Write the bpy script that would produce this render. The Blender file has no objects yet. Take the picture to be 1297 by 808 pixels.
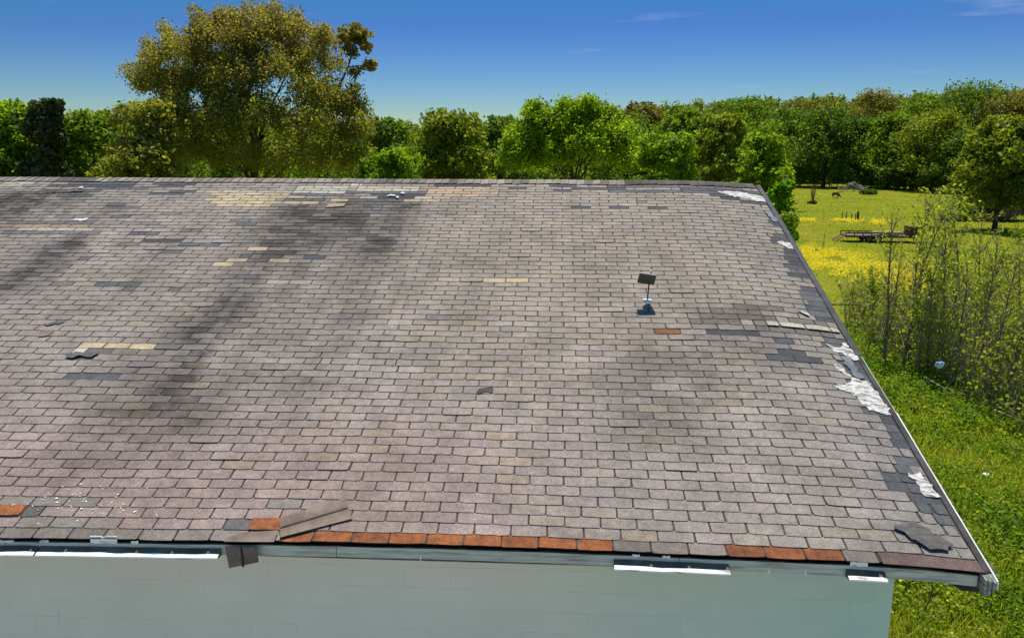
import bpy, bmesh, math, random
import numpy as np
from mathutils import Vector, Matrix, noise, Euler

random.seed(7)
rng = np.random.default_rng(7)
R = math.radians
scene = bpy.context.scene
C = scene.collection

# ------------------------------------------------------------------ camera
H = 3.4                                   # eave height above the yard
CAM = Vector((0.034, -6.199, 3.116 + H))
PITCH, YAW, ROLL, FPX = 0.204937, -0.052347, -0.003181, 1015.0
Fv = Vector((math.sin(YAW) * math.cos(PITCH), math.cos(YAW) * math.cos(PITCH), -math.sin(PITCH)))
Rv = Vector((math.cos(YAW), -math.sin(YAW), 0))
Uv = Rv.cross(Fv)
cr, sr = math.cos(ROLL), math.sin(ROLL)
Rc, Uc = Rv * cr - Uv * sr, Rv * sr + Uv * cr
cd = bpy.data.cameras.new('camera')
cam = bpy.data.objects.new('camera', cd)
C.objects.link(cam)
M3 = Matrix((Rc, Uc, -Fv)).transposed()
cam.matrix_world = Matrix.Translation(CAM) @ M3.to_4x4()
cd.sensor_width = 36
cd.lens = FPX / 1297 * 36
cd.clip_end = 6000
scene.camera = cam

# ------------------------------------------------------------------ sky, sun, exposure
SUN_EL, SUN_AZ = R(67.5), R(4)               # sun behind the ridge, a touch to the right
SKY_GAMMA, SKY_GAIN = 2.6, (5.9, 6.45, 8.6)
w = bpy.data.worlds.new('World')
scene.world = w
w.use_nodes = True
nt = w.node_tree
nt.nodes.clear()
out = nt.nodes.new('ShaderNodeOutputWorld')
bg = nt.nodes.new('ShaderNodeBackground')
sky = nt.nodes.new('ShaderNodeTexSky')
sky.sky_type = 'NISHITA'
sky.sun_disc = False
sky.sun_elevation = SUN_EL
sky.sun_rotation = SUN_AZ
sky.altitude = 100
sky.air_density = 1.0
sky.dust_density = 0.1
sky.ozone_density = 1.0
def vmul(src, k):
    m = nt.nodes.new('ShaderNodeMixRGB')
    m.blend_type = 'MULTIPLY'
    m.inputs['Fac'].default_value = 1
    m.inputs['Color2'].default_value = (*k, 1)
    nt.links.new(src, m.inputs['Color1'])
    return m.outputs[0]
gm = nt.nodes.new('ShaderNodeGamma')             # deeper, polarised blue
gm.inputs['Gamma'].default_value = SKY_GAMMA
nt.links.new(vmul(sky.outputs[0], (.1, .1, .1)), gm.inputs['Color'])
sky_col = vmul(gm.outputs[0], SKY_GAIN)
fl = nt.nodes.new('ShaderNodeMixRGB')            # overhead the blue stays as it is at the top of the view
fl.blend_type = 'LIGHTEN'
fl.inputs['Fac'].default_value = 1
fl.inputs['Color2'].default_value = (.44, 1.62, 3.2, 1)
nt.links.new(sky_col, fl.inputs['Color1'])
sky_col = fl.outputs[0]
tc = nt.nodes.new('ShaderNodeTexCoord')
mp = nt.nodes.new('ShaderNodeMapping')
mp.inputs['Scale'].default_value = (1.6, 1.6, 14)
mp.inputs['Rotation'].default_value = (0.03, -0.04, 0)
mp.inputs['Location'].default_value = (3.6, 0.4, 1.3)
ns = nt.nodes.new('ShaderNodeTexNoise')
ns.inputs['Scale'].default_value = 2.2
ns.inputs['Detail'].default_value = 7
ns.inputs['Roughness'].default_value = 0.6
cr_ = nt.nodes.new('ShaderNodeValToRGB')
cr_.color_ramp.elements[0].position = 0.61
cr_.color_ramp.elements[0].color = (0, 0, 0, 1)
cr_.color_ramp.elements[1].position = 0.82
cr_.color_ramp.elements[1].color = (0.25, 0.25, 0.25, 1)
mx = nt.nodes.new('ShaderNodeMixRGB')
mx.inputs['Color2'].default_value = (7.0, 7.4, 8.2, 1)
nt.links.new(tc.outputs['Generated'], mp.inputs['Vector'])
nt.links.new(mp.outputs[0], ns.inputs['Vector'])
nt.links.new(ns.outputs['Fac'], cr_.inputs[0])
nt.links.new(cr_.outputs[0], mx.inputs['Fac'])
nt.links.new(sky_col, mx.inputs['Color1'])
nt.links.new(mx.outputs[0], bg.inputs['Color'])
bg.inputs['Strength'].default_value = 0.10
nt.links.new(bg.outputs[0], out.inputs[0])

sl = bpy.data.lights.new('sun', 'SUN')
sun = bpy.data.objects.new('sun', sl)
C.objects.link(sun)
sl.energy = 4.2
sl.angle = R(0.53)
sl.color = (1.0, 0.955, 0.88)
sd = Vector((math.sin(SUN_AZ) * math.cos(SUN_EL), math.cos(SUN_AZ) * math.cos(SUN_EL), math.sin(SUN_EL)))
sun.rotation_euler = (-sd).to_track_quat('-Z', 'Y').to_euler()

scene.view_settings.view_transform = 'Standard'
scene.view_settings.look = 'None'
scene.view_settings.exposure = 0.5
scene.view_settings.gamma = 1.0

# ------------------------------------------------------------------ helpers
def smooth(a, b, x):
    t = min(1, max(0, (x - a) / (b - a)))
    return t * t * (3 - 2 * t)

def terrain(x, y):
    """yard level by the building, falling away gently to the pasture"""
    d = math.hypot(x * 0.9, y)
    z = -2.8 * smooth(12, 75, d)
    z += 0.05 * noise.noise(Vector((x * .35, y * .35, 0))) + 0.10 * noise.noise(Vector((x * .05, y * .05, 3))) * min(1, d / 20)
    return z

def ray(px, py):
    return (Fv + Rc * ((px - 648.5) / FPX) + Uc * ((404 - py) / FPX))

def on_ground(px, py):
    """the spot on the terrain seen at a point of the picture"""
    d = ray(px, py)
    t = 3.0
    while t < 900:
        p = CAM + d * t
        if p.z < terrain(p.x, p.y):
            break
        t *= 1.004
    return Vector((p.x, p.y, terrain(p.x, p.y)))

def at_dist(px, D):
    d = ray(px, 193)
    t = D / math.hypot(d.x, d.y)
    x, y = CAM.x + d.x * t, CAM.y + d.y * t
    return Vector((x, y, terrain(x, y)))

def z_at(py, D):
    d = ray(648.5, py)
    return CAM.z + d.z / math.hypot(d.x, d.y) * D

class MB:
    def __init__(s):
        s.v, s.f, s.c = [], [], []
    def add(s, vs, fs, col=None):
        n = len(s.v)
        s.v += [tuple(v) for v in vs]
        s.f += [tuple(i + n for i in f) for f in fs]
        if col is not None:
            if isinstance(col[0], (int, float)):
                col = [col] * len(vs)
            s.c += list(col)
    def box(s, c, size, rot=None, jit=0):
        hx, hy, hz = size[0] / 2, size[1] / 2, size[2] / 2
        vs = [Vector((x, y, z)) for x in (-hx, hx) for y in (-hy, hy) for z in (-hz, hz)]
        if jit:
            vs = [v + Vector([random.uniform(-jit, jit) for _ in range(3)]) for v in vs]
        if rot is not None:
            m = rot if isinstance(rot, Matrix) else Euler(rot).to_matrix()
            vs = [m @ v for v in vs]
        s.add([v + Vector(c) for v in vs], [(0, 1, 3, 2), (4, 6, 7, 5), (0, 4, 5, 1), (2, 3, 7, 6), (0, 2, 6, 4), (1, 5, 7, 3)])
    def tube(s, pts, rads, n=6, cap=True):
        pts = [Vector(p) for p in pts]
        rings, m = [], len(s.v)
        for i, p in enumerate(pts):
            d = (pts[min(i + 1, len(pts) - 1)] - pts[max(i - 1, 0)])
            d = d.normalized() if d.length > 1e-9 else Vector((0, 0, 1))
            a = d.cross(Vector((0.31, 0.92, 0.21))).normalized()
            b = d.cross(a)
            for k in range(n):
                t = 2 * math.pi * k / n
                s.v.append(tuple(p + (a * math.cos(t) + b * math.sin(t)) * rads[i]))
        for i in range(len(pts) - 1):
            for k in range(n):
                k2 = (k + 1) % n
                s.f.append((m + i * n + k, m + i * n + k2, m + (i + 1) * n + k2, m + (i + 1) * n + k))
        if cap:
            s.f.append(tuple(m + k for k in range(n))[::-1])
            s.f.append(tuple(m + (len(pts) - 1) * n + k for k in range(n)))
    def lathe(s, prof, n=20, M=None, cap=True):
        M = M or Matrix()
        m = len(s.v)
        for r, z in prof:
            for k in range(n):
                t = 2 * math.pi * k / n
                s.v.append(tuple(M @ Vector((r * math.cos(t), r * math.sin(t), z))))
        for i in range(len(prof) - 1):
            for k in range(n):
                k2 = (k + 1) % n
                s.f.append((m + i * n + k, m + i * n + k2, m + (i + 1) * n + k2, m + (i + 1) * n + k))
        if cap:
            s.f.append(tuple(m + k for k in range(n))[::-1])
            s.f.append(tuple(m + (len(prof) - 1) * n + k for k in range(n)))
    def build(s, name, mat, parent=None, smooth_=False, bevel=0):
        me = bpy.data.meshes.new(name)
        me.from_pydata(s.v, [], s.f)
        if s.c:
            at = me.color_attributes.new('tint', 'FLOAT_COLOR', 'POINT')
            a = np.ones((len(s.v), 4), np.float32)
            a[:, :3] = np.array(s.c, np.float32)
            at.data.foreach_set('color', a.ravel())
        me.materials.append(mat)
        me.update()
        if smooth_:
            me.shade_smooth()
        o = bpy.data.objects.new(name, me)
        C.objects.link(o)
        if parent:
            o.parent = parent
        if bevel:
            b = o.modifiers.new('bevel', 'BEVEL')
            b.width = bevel
            b.segments = 2
        return o

def empty(name, loc=(0, 0, 0), rz=0):
    o = bpy.data.objects.new(name, None)
    C.objects.link(o)
    o.location = loc
    o.rotation_euler = (0, 0, rz)
    o.empty_display_size = .2
    return o

def tag(o, label=None, cat=None, group=None, kind=None):
    if label: o['label'] = label
    if cat: o['category'] = cat
    if group: o['group'] = group
    if kind: o['kind'] = kind
    return o

def copy_tree(o, parent=None):
    c = o.copy()
    C.objects.link(c)
    c.parent = parent
    for ch in list(o.children):
        copy_tree(ch, c)
    return c

# ------------------------------------------------------------------ materials
def N(nt, t, **kw):
    n = nt.nodes.new(t)
    for k, v in kw.items():
        n.inputs[k].default_value = v
    return n

def mat_noise(name, c1, c2, scale=6, rough=.85, bump=0.2, bscale=40, bdist=.01, stops=(.35, .65), spec=.3, coord='Object', stretch=(1, 1, 1), tint=False, fine=0, c3=None, metal=0, fr=(.62, 1.38), mott=0):
    m = bpy.data.materials.new(name)
    m.use_nodes = True
    nt = m.node_tree
    b = nt.nodes['Principled BSDF']
    b.inputs['Roughness'].default_value = rough
    b.inputs['Specular IOR Level'].default_value = spec
    b.inputs['Metallic'].default_value = metal
    tc = nt.nodes.new('ShaderNodeTexCoord')
    mp = N(nt, 'ShaderNodeMapping', Scale=stretch)
    if coord == 'World':
        ge = nt.nodes.new('ShaderNodeNewGeometry')
        nt.links.new(ge.outputs['Position'], mp.inputs[0])
    else:
        nt.links.new(tc.outputs[coord], mp.inputs[0])
    n1 = N(nt, 'ShaderNodeTexNoise', Scale=scale, Detail=6, Roughness=.62)
    nt.links.new(mp.outputs[0], n1.inputs['Vector'])
    rp = nt.nodes.new('ShaderNodeValToRGB')
    e = rp.color_ramp.elements
    e[0].position, e[1].position = stops
    e[0].color, e[1].color = (*c1, 1), (*c2, 1)
    if c3:
        k = e.new(min(1, stops[1] + .12))
        k.color = (*c3, 1)
    nt.links.new(n1.outputs['Fac'], rp.inputs[0])
    col = rp.outputs[0]
    if tint:
        at = nt.nodes.new('ShaderNodeAttribute')
        at.attribute_name = 'tint'
        mu = N(nt, 'ShaderNodeMixRGB', Fac=1.0)
        mu.blend_type = 'MULTIPLY'
        nt.links.new(col, mu.inputs[1])
        nt.links.new(at.outputs['Color'], mu.inputs[2])
        col = mu.outputs[0]
    if fine:
        n3 = N(nt, 'ShaderNodeTexNoise', Scale=fine, Detail=3, Roughness=.8)
        nt.links.new(mp.outputs[0], n3.inputs['Vector'])
        mr = N(nt, 'ShaderNodeMapRange')
        mr.inputs['From Min'].default_value = .3
        mr.inputs['From Max'].default_value = .7
        mr.inputs['To Min'].default_value = fr[0]
        mr.inputs['To Max'].default_value = fr[1]
        nt.links.new(n3.outputs['Fac'], mr.inputs[0])
        mu = N(nt, 'ShaderNodeMixRGB', Fac=1.0)
        mu.blend_type = 'MULTIPLY'
        nt.links.new(col, mu.inputs[1])
        nt.links.new(mr.outputs[0], mu.inputs[2])
        col = mu.outputs[0]
    if mott:                                   # granule loss: worn, slightly darker spots
        n4 = N(nt, 'ShaderNodeTexNoise', Scale=mott, Detail=8, Roughness=.75)
        nt.links.new(mp.outputs[0], n4.inputs['Vector'])
        mr = N(nt, 'ShaderNodeMapRange')
        mr.inputs['From Min'].default_value = .36
        mr.inputs['From Max'].default_value = .62
        mr.inputs['To Min'].default_value = .78
        mr.inputs['To Max'].default_value = 1.1
        nt.links.new(n4.outputs['Fac'], mr.inputs[0])
        mu = N(nt, 'ShaderNodeMixRGB', Fac=1.0)
        mu.blend_type = 'MULTIPLY'
        nt.links.new(col, mu.inputs[1])
        nt.links.new(mr.outputs[0], mu.inputs[2])
        col = mu.outputs[0]
    nt.links.new(col, b.inputs['Base Color'])
    if bump:
        n2 = N(nt, 'ShaderNodeTexNoise', Scale=bscale, Detail=5, Roughness=.7)
        nt.links.new(mp.outputs[0], n2.inputs['Vector'])
        bu = N(nt, 'ShaderNodeBump', Strength=bump, Distance=bdist)
        nt.links.new(n2.outputs['Fac'], bu.inputs['Height'])
        nt.links.new(bu.outputs[0], b.inputs['Normal'])
    return m

def mat_leaf(name, c1, c2, trans=.35, c3=None):
    """leaf colour follows the per-leaf 'tint' value: red channel picks the colour, green its brightness"""
    m = bpy.data.materials.new(name)
    m.use_nodes = True
    nt = m.node_tree
    nt.nodes.clear()
    o = nt.nodes.new('ShaderNodeOutputMaterial')
    at = nt.nodes.new('ShaderNodeAttribute')
    at.attribute_name = 'tint'
    sp = nt.nodes.new('ShaderNodeSeparateColor')
    nt.links.new(at.outputs['Color'], sp.inputs[0])
    c1, c2 = [tuple(v * 1.3 for v in c) for c in (c1, c2)]
    rp = nt.nodes.new('ShaderNodeValToRGB')
    e = rp.color_ramp.elements
    e[0].color, e[1].color = (*c1, 1), (*c2, 1)
    if c3:
        k = e.new(.5); k.color = (*c2, 1)
        e[2].color = (*c3, 1)
    nt.links.new(sp.outputs[0], rp.inputs[0])
    mu = N(nt, 'ShaderNodeMixRGB', Fac=1.0)
    mu.blend_type = 'MULTIPLY'
    nt.links.new(rp.outputs[0], mu.inputs[1])
    nt.links.new(sp.outputs[1], mu.inputs[2])
    d = N(nt, 'ShaderNodeBsdfPrincipled')
    d.inputs['Roughness'].default_value = .55
    d.inputs['Specular IOR Level'].default_value = .12
    t = nt.nodes.new('ShaderNodeBsdfTranslucent')
    tm = N(nt, 'ShaderNodeMixRGB', Fac=1.0, Color2=(1.7, 1.75, .6, 1))
    tm.blend_type = 'MULTIPLY'
    nt.links.new(mu.outputs[0], tm.inputs[1])
    nt.links.new(mu.outputs[0], d.inputs['Base Color'])
    nt.links.new(tm.outputs[0], t.inputs['Color'])
    mi = N(nt, 'ShaderNodeMixShader', Fac=trans)
    nt.links.new(d.outputs[0], mi.inputs[1])
    nt.links.new(t.outputs[0], mi.inputs[2])
    nt.links.new(mi.outputs[0], o.inputs[0])
    return m

M = {}
M['shingle'] = mat_noise('worn_shingle', (.80, .80, .80), (1.12, 1.12, 1.12), scale=2.2, rough=.92, bump=.5, bscale=260, bdist=.003, tint=True, fine=110, spec=.15, fr=(.35, 1.65), mott=14)
M['felt'] = mat_noise('roofing_felt', (.035, .03, .03), (.085, .075, .07), scale=5, rough=.9, bump=.3, bscale=120)
M['orange'] = mat_noise('rust_orange_shingle', (.17, .066, .033), (.35, .118, .040), scale=11, rough=.9, bump=.5, bscale=260, bdist=.003, fine=110, spec=.15, tint=True, fr=(.55, 1.45), mott=20)
M['white_patch'] = mat_noise('bleached_torn_sheet', (.24, .19, .15), (.74, .70, .65), scale=12, rough=.85, bump=1, bscale=25, bdist=.02, stretch=(1, 3, 1), stops=(.38, .53), mott=6)
M['brownstrip'] = mat_noise('brown_starter', (.12, .075, .06), (.2, .13, .105), scale=4, rough=.9, bump=.4, bscale=250, bdist=.003, fine=150)
M['looseback'] = mat_noise('loose_shingle_back', (.14, .10, .078), (.26, .19, .15), scale=5, rough=.85, bump=.4, bscale=90, fine=120, stretch=(1, 1, 1))
M['darkloose'] = mat_noise('torn_dark_felt', (.075, .065, .062), (.15, .13, .12), scale=8, rough=.85, bump=.6, bscale=30, fine=100, stretch=(1, 3, 1))
M['tar'] = mat_noise('black_tar', (.01, .01, .01), (.04, .035, .03), scale=9, rough=.6)
def wall_paint(name, k):
    m = mat_noise(name, tuple(v * k for v in (.78, .75, .66)), tuple(v * k for v in (.86, .82, .73)), scale=.6, rough=.7, bump=.35, bscale=120, bdist=.003, coord='World')
    nt = m.node_tree
    b = nt.nodes['Principled BSDF']
    src = b.inputs['Base Color'].links[0].from_socket
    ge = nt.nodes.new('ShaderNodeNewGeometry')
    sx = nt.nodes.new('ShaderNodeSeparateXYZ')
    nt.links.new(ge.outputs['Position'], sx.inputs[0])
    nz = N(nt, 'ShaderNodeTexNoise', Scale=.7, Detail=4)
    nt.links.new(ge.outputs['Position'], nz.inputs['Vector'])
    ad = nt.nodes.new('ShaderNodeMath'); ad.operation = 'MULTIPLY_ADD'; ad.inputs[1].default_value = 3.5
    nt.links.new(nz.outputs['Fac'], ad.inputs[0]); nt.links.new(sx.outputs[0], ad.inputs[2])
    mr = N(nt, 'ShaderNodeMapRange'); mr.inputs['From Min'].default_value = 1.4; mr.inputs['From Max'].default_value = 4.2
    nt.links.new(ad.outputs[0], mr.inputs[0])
    mx = N(nt, 'ShaderNodeMixRGB', Color2=(.55 * k, .72 * k, .63 * k, 1))     # colour turns greener towards the corner
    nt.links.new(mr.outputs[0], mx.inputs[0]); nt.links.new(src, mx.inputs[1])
    nt.links.new(mx.outputs[0], b.inputs['Base Color'])
    return m
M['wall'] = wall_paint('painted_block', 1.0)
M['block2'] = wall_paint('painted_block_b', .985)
M['fascia'] = mat_noise('fascia_paint', (.19, .19, .17), (.48, .50, .44), scale=3, rough=.6, bump=.3, bscale=30, stretch=(.8, 6, 10), stops=(.28, .5), c3=(.55, .57, .51))
M['white'] = mat_noise('chipped_white_paint', (.35, .29, .24), (.86, .84, .79), scale=5, rough=.5, bump=.2, stretch=(1, 4, 8), stops=(.34, .43))
M['rake'] = mat_noise('weathered_board', (.16, .15, .14), (.42, .39, .35), scale=5, rough=.8, bump=.4, stretch=(8, 1, 8))
M['drip'] = mat_noise('drip_edge_metal', (.55, .53, .50), (.82, .82, .80), scale=2, rough=.35, bump=.1, spec=.5)
M['black'] = mat_noise('dark_metal', (.018, .022, .015), (.03, .034, .022), scale=8, rough=.45, bump=.05)
M['panelface'] = mat_noise('panel_face', (.05, .055, .03), (.085, .09, .05), scale=9, rough=.3, bump=.05, spec=.5)
M['whiteplastic'] = mat_noise('white_plastic', (.62, .62, .60), (.8, .8, .78), scale=5, rough=.4, bump=.05)
M['bark'] = mat_noise('bark', (.045, .036, .027), (.12, .095, .07), scale=4, rough=.9, bump=.8, bscale=14, bdist=.05, stretch=(1, 1, .25))
M['twig'] = mat_noise('sapling_bark', (.15, .115, .07), (.34, .265, .17), scale=5, rough=.9, bump=.3)
M['deadwood'] = mat_noise('dead_wood', (.3, .26, .22), (.55, .5, .45), scale=2, rough=.9, bump=.3)
M['rust'] = mat_noise('rusty_steel', (.07, .035, .022), (.17, .085, .05), scale=3, rough=.85, bump=.2)
M['tyre'] = mat_noise('tyre_rubber', (.02, .018, .016), (.05, .04, .035), scale=5, rough=.9, bump=.1)
M['rimw'] = mat_noise('wheel_rim', (.3, .28, .25), (.6, .58, .54), scale=5, rough=.5, bump=.1)
M['rimr'] = mat_noise('rusty_rim', (.12, .06, .035), (.25, .14, .09), scale=5, rough=.7, bump=.1)
M['straw'] = mat_noise('straw_lumber', (.55, .40, .20), (.80, .62, .34), scale=2, rough=.85, bump=.5)
M['hide'] = mat_noise('brown_hide', (.045, .015, .008), (.10, .035, .018), scale=1.5, rough=.7, bump=.1)
M['bag'] = mat_noise('blue_bag', (.20, .50, .75), (.85, .92, .97), scale=6, rough=.35, bump=.4, bscale=20, stops=(.45, .52))
M['postwood'] = mat_noise('post_wood', (.09, .075, .055), (.2, .17, .13), scale=4, rough=.9, bump=.5)
M['steel'] = mat_noise('galvanised', (.16, .15, .13), (.3, .29, .26), scale=4, rough=.5, bump=.1)

M['lf_hero'] = mat_leaf('leaf_olive_gold', (.095, .115, .016), (.205, .200, .034), .48, c3=(.245, .185, .07))
M['lf_bright'] = mat_leaf('leaf_bright_green', (.095, .155, .010), (.23, .30, .016), .5)
M['lf_mid'] = mat_leaf('leaf_mid_green', (.066, .112, .010), (.155, .21, .018), .46)
M['lf_dark'] = mat_leaf('leaf_dark_green', (.048, .085, .012), (.115, .165, .02), .42)
M['lf_pine'] = mat_leaf('pine_needles', (.035, .048, .018), (.095, .105, .034), .2)
M['lf_olive'] = mat_leaf('leaf_olive', (.090, .115, .012), (.21, .23, .024), .45)
M['lf_brown'] = mat_leaf('leaf_bronze', (.095, .092, .020), (.195, .165, .045), .42)
M['lf_weed'] = mat_leaf('weed_leaf', (.075, .140, .008), (.195, .245, .016), .45, c3=(.40, .33, .07))
M['lf_lush'] = mat_leaf('lush_leaf', (.060, .130, .008), (.14, .27, .012), .5)
M['lf_sap'] = mat_leaf('sapling_leaf', (.12, .17, .012), (.25, .29, .02), .5, c3=(.25, .21, .07))
M['flower'] = mat_leaf('yellow_petal', (.50, .38, .008), (.78, .64, .012), .35)

# ------------------------------------------------------------------ ground and field
def make_ground():
    ys = np.concatenate([np.arange(-30, 60, 1.0), np.geomspace(60, 3500, 46)])
    xs = np.concatenate([-np.geomspace(60, 2500, 30)[::-1], np.arange(-58, 60, 1.5), np.geomspace(60, 2500, 30)])
    v = [(x, y, terrain(x, y)) for y in ys for x in xs]
    nx = len(xs)
    f = [(j * nx + i, j * nx + i + 1, (j + 1) * nx + i + 1, (j + 1) * nx + i) for j in range(len(ys) - 1) for i in range(nx - 1)]
    m = bpy.data.materials.new('pasture_grass')
    m.use_nodes = True
    nt = m.node_tree
    b = nt.nodes['Principled BSDF']
    b.inputs['Roughness'].default_value = .95
    b.inputs['Specular IOR Level'].default_value = 0
    tc = nt.nodes.new('ShaderNodeTexCoord')
    def nz(scale, det=6, st=(1, 1, 1)):
        mp = N(nt, 'ShaderNodeMapping', Scale=st)
        nt.links.new(tc.outputs['Object'], mp.inputs[0])
        n = N(nt, 'ShaderNodeTexNoise', Scale=scale, Detail=det, Roughness=.6)
        nt.links.new(mp.outputs[0], n.inputs['Vector'])
        return n.outputs['Fac']
    def ramp(fac, *st):
        r = nt.nodes.new('ShaderNodeValToRGB')
        e = r.color_ramp.elements
        e[0].position, e[0].color = st[0][0], (*st[0][1], 1)
        e[1].position, e[1].color = st[-1][0], (*st[-1][1], 1)
        for p, c in st[1:-1]:
            k = e.new(p); k.color = (*c, 1)
        nt.links.new(fac, r.inputs[0])
        return r.outputs[0]
    def mixc(f, a, bb, mode='MIX'):
        mxn = N(nt, 'ShaderNodeMixRGB')
        mxn.blend_type = mode
        if isinstance(f, float): mxn.inputs[0].default_value = f
        else: nt.links.new(f, mxn.inputs[0])
        nt.links.new(a, mxn.inputs[1]); nt.links.new(bb, mxn.inputs[2])
        return mxn.outputs[0]
    broad = ramp(nz(.07, 5, (1, 1.6, 1)), (.3, (.135, .155, .010)), (.5, (.195, .190, .012)), (.7, (.23, .205, .024)))
    patch = ramp(nz(.5, 8, (1, .6, 1)), (.40, (.105, .135, .010)), (.62, (.215, .20, .018)))
    c = mixc(.45, broad, patch)
    dry = ramp(nz(.25, 6, (.6, 1.4, 1)), (.60, (0, 0, 0)), (.72, (1, 1, 1)))
    dc = N(nt, 'ShaderNodeRGB'); dc.outputs[0].default_value = (.26, .20, .075, 1)
    c = mixc(dry, c, dc.outputs[0])
    fn = ramp(nz(9, 4), (.3, (.75, .75, .75)), (.7, (1.25, 1.25, 1.25)))
    c = mixc(1.0, c, fn, 'MULTIPLY')
    nt.links.new(c, b.inputs['Base Color'])
    bu = N(nt, 'ShaderNodeBump', Strength=.6, Distance=.12)
    nt.links.new(nz(3.5, 8), bu.inputs['Height'])
    nt.links.new(bu.outputs[0], b.inputs['Normal'])
    me = bpy.data.meshes.new('ground')
    me.from_pydata(v, [], f)
    me.materials.append(m)
    me.shade_smooth()
    o = bpy.data.objects.new('ground', me)
    C.objects.link(o)
    tag(o, kind='structure')
make_ground()
m_ = MB()  # pale ground sheet added out of view to bounce light onto the wall
xs_ = np.linspace(-40, 12, 53); ys_ = np.linspace(-40, -4.2, 37)
m_.v = [(x, y, terrain(x, y) + .03) for y in ys_ for x in xs_]
m_.f = [(j * 53 + i, j * 53 + i + 1, (j + 1) * 53 + i + 1, (j + 1) * 53 + i) for j in range(36) for i in range(52)]
o = m_.build('bounce_sheet', mat_noise('pale_bounce', (.42, .39, .34), (.62, .59, .54), scale=5, rough=.95, bump=.5, bscale=40, fine=30), None, True)
tag(o, kind='structure')

# ------------------------------------------------------------------ roof geometry
PW, PE = .305, .127                       # tab width and course exposure
RP = R(18.435)
S_TOP = 66.2 * PE
CN, SN = math.cos(RP), math.sin(RP)
U_L, U_R = -23, 26.45                     # left end (out of view), rake edge

def sag(u, s):
    k = 64 - s / PE
    e = np.interp(u, [-20, 0, 4, 6, 9, 12, 15, 18, 20, 22, 24, 27], [-.045, -.033, -.009, .001, .012, .018, .013, .004, -.008, -.016, -.018, -.02])
    z = e * (1 - smooth(.2, 2.4, s))
    q = max(0, u - 21.6) / 4.8
    kf = .62 + .38 * math.exp(-((k - 36) / 16) ** 2)
    z -= .10 * q * q * kf
    z -= .024 * smooth(7.3, 8.3, s)
    z += .006 * noise.noise(Vector((u * .3, k * .12, 5))) + .004 * noise.noise(Vector((u * .9, k * .35, 9)))
    return z

def roof_pt(u, k, h=0.0):
    """point on the roof: u counts tabs along the eave, k counts courses down from the ridge, h metres off the deck"""
    s = (64 - k) * PE
    x = (u - 15) * PW
    z = sag(u, s)
    return Vector((x, s * CN - h * SN, H + s * SN + h * CN + z))

building = empty('building', (0, 0, 0))
tag(building, 'pale green painted block building under a worn grey shingle roof', 'building')

# deck sheets: the visible slope and the slope behind the ridge
mb = MB()
us = np.linspace(U_L, U_R, 60)
ks = np.linspace(65.35, 64 - 66.1, 56)
nu = len(us)
for h, flip in ((0.0, False), (-.022, True)):
    base = len(mb.v)
    mb.v += [tuple(roof_pt(u, k, h)) for k in ks for u in us]
    for j in range(len(ks) - 1):
        for i in range(nu - 1):
            q = (base + j * nu + i, base + j * nu + i + 1, base + (j + 1) * nu + i + 1, base + (j + 1) * nu + i)
            mb.f.append(q[::-1] if flip else q)
roof = mb.build('roof', M['felt'], building)
mb = MB()
yr = S_TOP * CN
zr = S_TOP * SN + H
bk = []
for i, t in enumerate(np.linspace(0, 1, 40)):
    u = U_L + (U_R - U_L) * t
    p = roof_pt(u, 64 - 66.15)
    bk.append(p)
vs, fs = [], []
for p in bk:
    vs += [p + Vector((0, .004, -.002)), p + Vector((0, S_TOP * CN, -S_TOP * SN))]
for i in range(len(bk) - 1):
    fs.append((2 * i, 2 * i + 2, 2 * i + 3, 2 * i + 1))
mb.add(vs, fs)
mb.build('rear_slope', mat_noise('rear_shingles', (.16, .13, .12), (.26, .22, .2), scale=3, rough=.9), roof)

# ---- shingle colours
BASE = np.array((.276, .230, .196))
TAN = np.array((.47, .37, .235)); PALE = np.array((.47, .42, .33)); GRN = np.array((.36, .345, .28)); BRN = np.array((.40, .29, .20))
DARK = np.array((.085, .082, .085)); SLATE = np.array((.092, .092, .096)); OBR = np.array((.22, .10, .055)); DKT = np.array((.13, .115, .11))
spans = []   # (u0, u1, k, colour, kind)
def sp(k, u0, u1, col, kind='tab'): spans.append((k, u0, u1, np.array(col), kind))
sp(28, 12, 14, TAN); sp(42, -3, 0, TAN); sp(43, -3, -2.5, PALE); sp(21, .5, 1.5, TAN); sp(24, 0, 1, TAN); sp(25, -.5, .5, TAN); sp(24, 2, 3, TAN * .9)
sp(4, -4, .5, TAN * .92); sp(5, -3.5, 1.5, TAN * .95); sp(6, -4, 0, TAN * .9); sp(7, -3.5, 2.5, TAN * .9); sp(8, -3, 0, TAN * .85)
for k in (1, 2, 3): sp(k, .5, 3.5, GRN * (1 + .12 * (k % 2)))
sp(3, -5, .5, PALE * .75)
sp(2, 4, 7.5, PALE * .95); sp(1, 4, 7.5, PALE * .8); sp(0, 3.5, 4.2, PALE)
sp(1, 8.5, 11.5, BRN); sp(2, 8, 12, BRN * 1.05); sp(3, 8, 12, BRN * .95); sp(4, 8, 11, BRN); sp(5, 7.5, 9.5, PALE * .8); sp(6, 7, 9, BRN * .95)
sp(6, 3, 4, TAN); sp(8, 3, 4, TAN, 'tilt'); sp(5, 4.5, 5.5, PALE * .8); sp(5, 5.5, 6.5, DARK * .8, 'gap'); sp(5, 6.5, 7.5, DARK * .7, 'gap'); sp(4, 5, 8, DARK * .9, 'gap'); sp(6, 4, 7, DKT); sp(7, 4.5, 8, DKT * 1.1); sp(9, 3, 6, DKT * 1.3); sp(10, 5, 7, DKT * 1.35)
sp(3, 3.5, 8, DKT * 1.1); sp(6, .5, 2.7, DKT); sp(4, .5, 3.5, DKT)
sp(36, 23.5, 26.4, PALE * .9, 'lift'); sp(36, 22.5, 23, PALE * .8)
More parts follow.
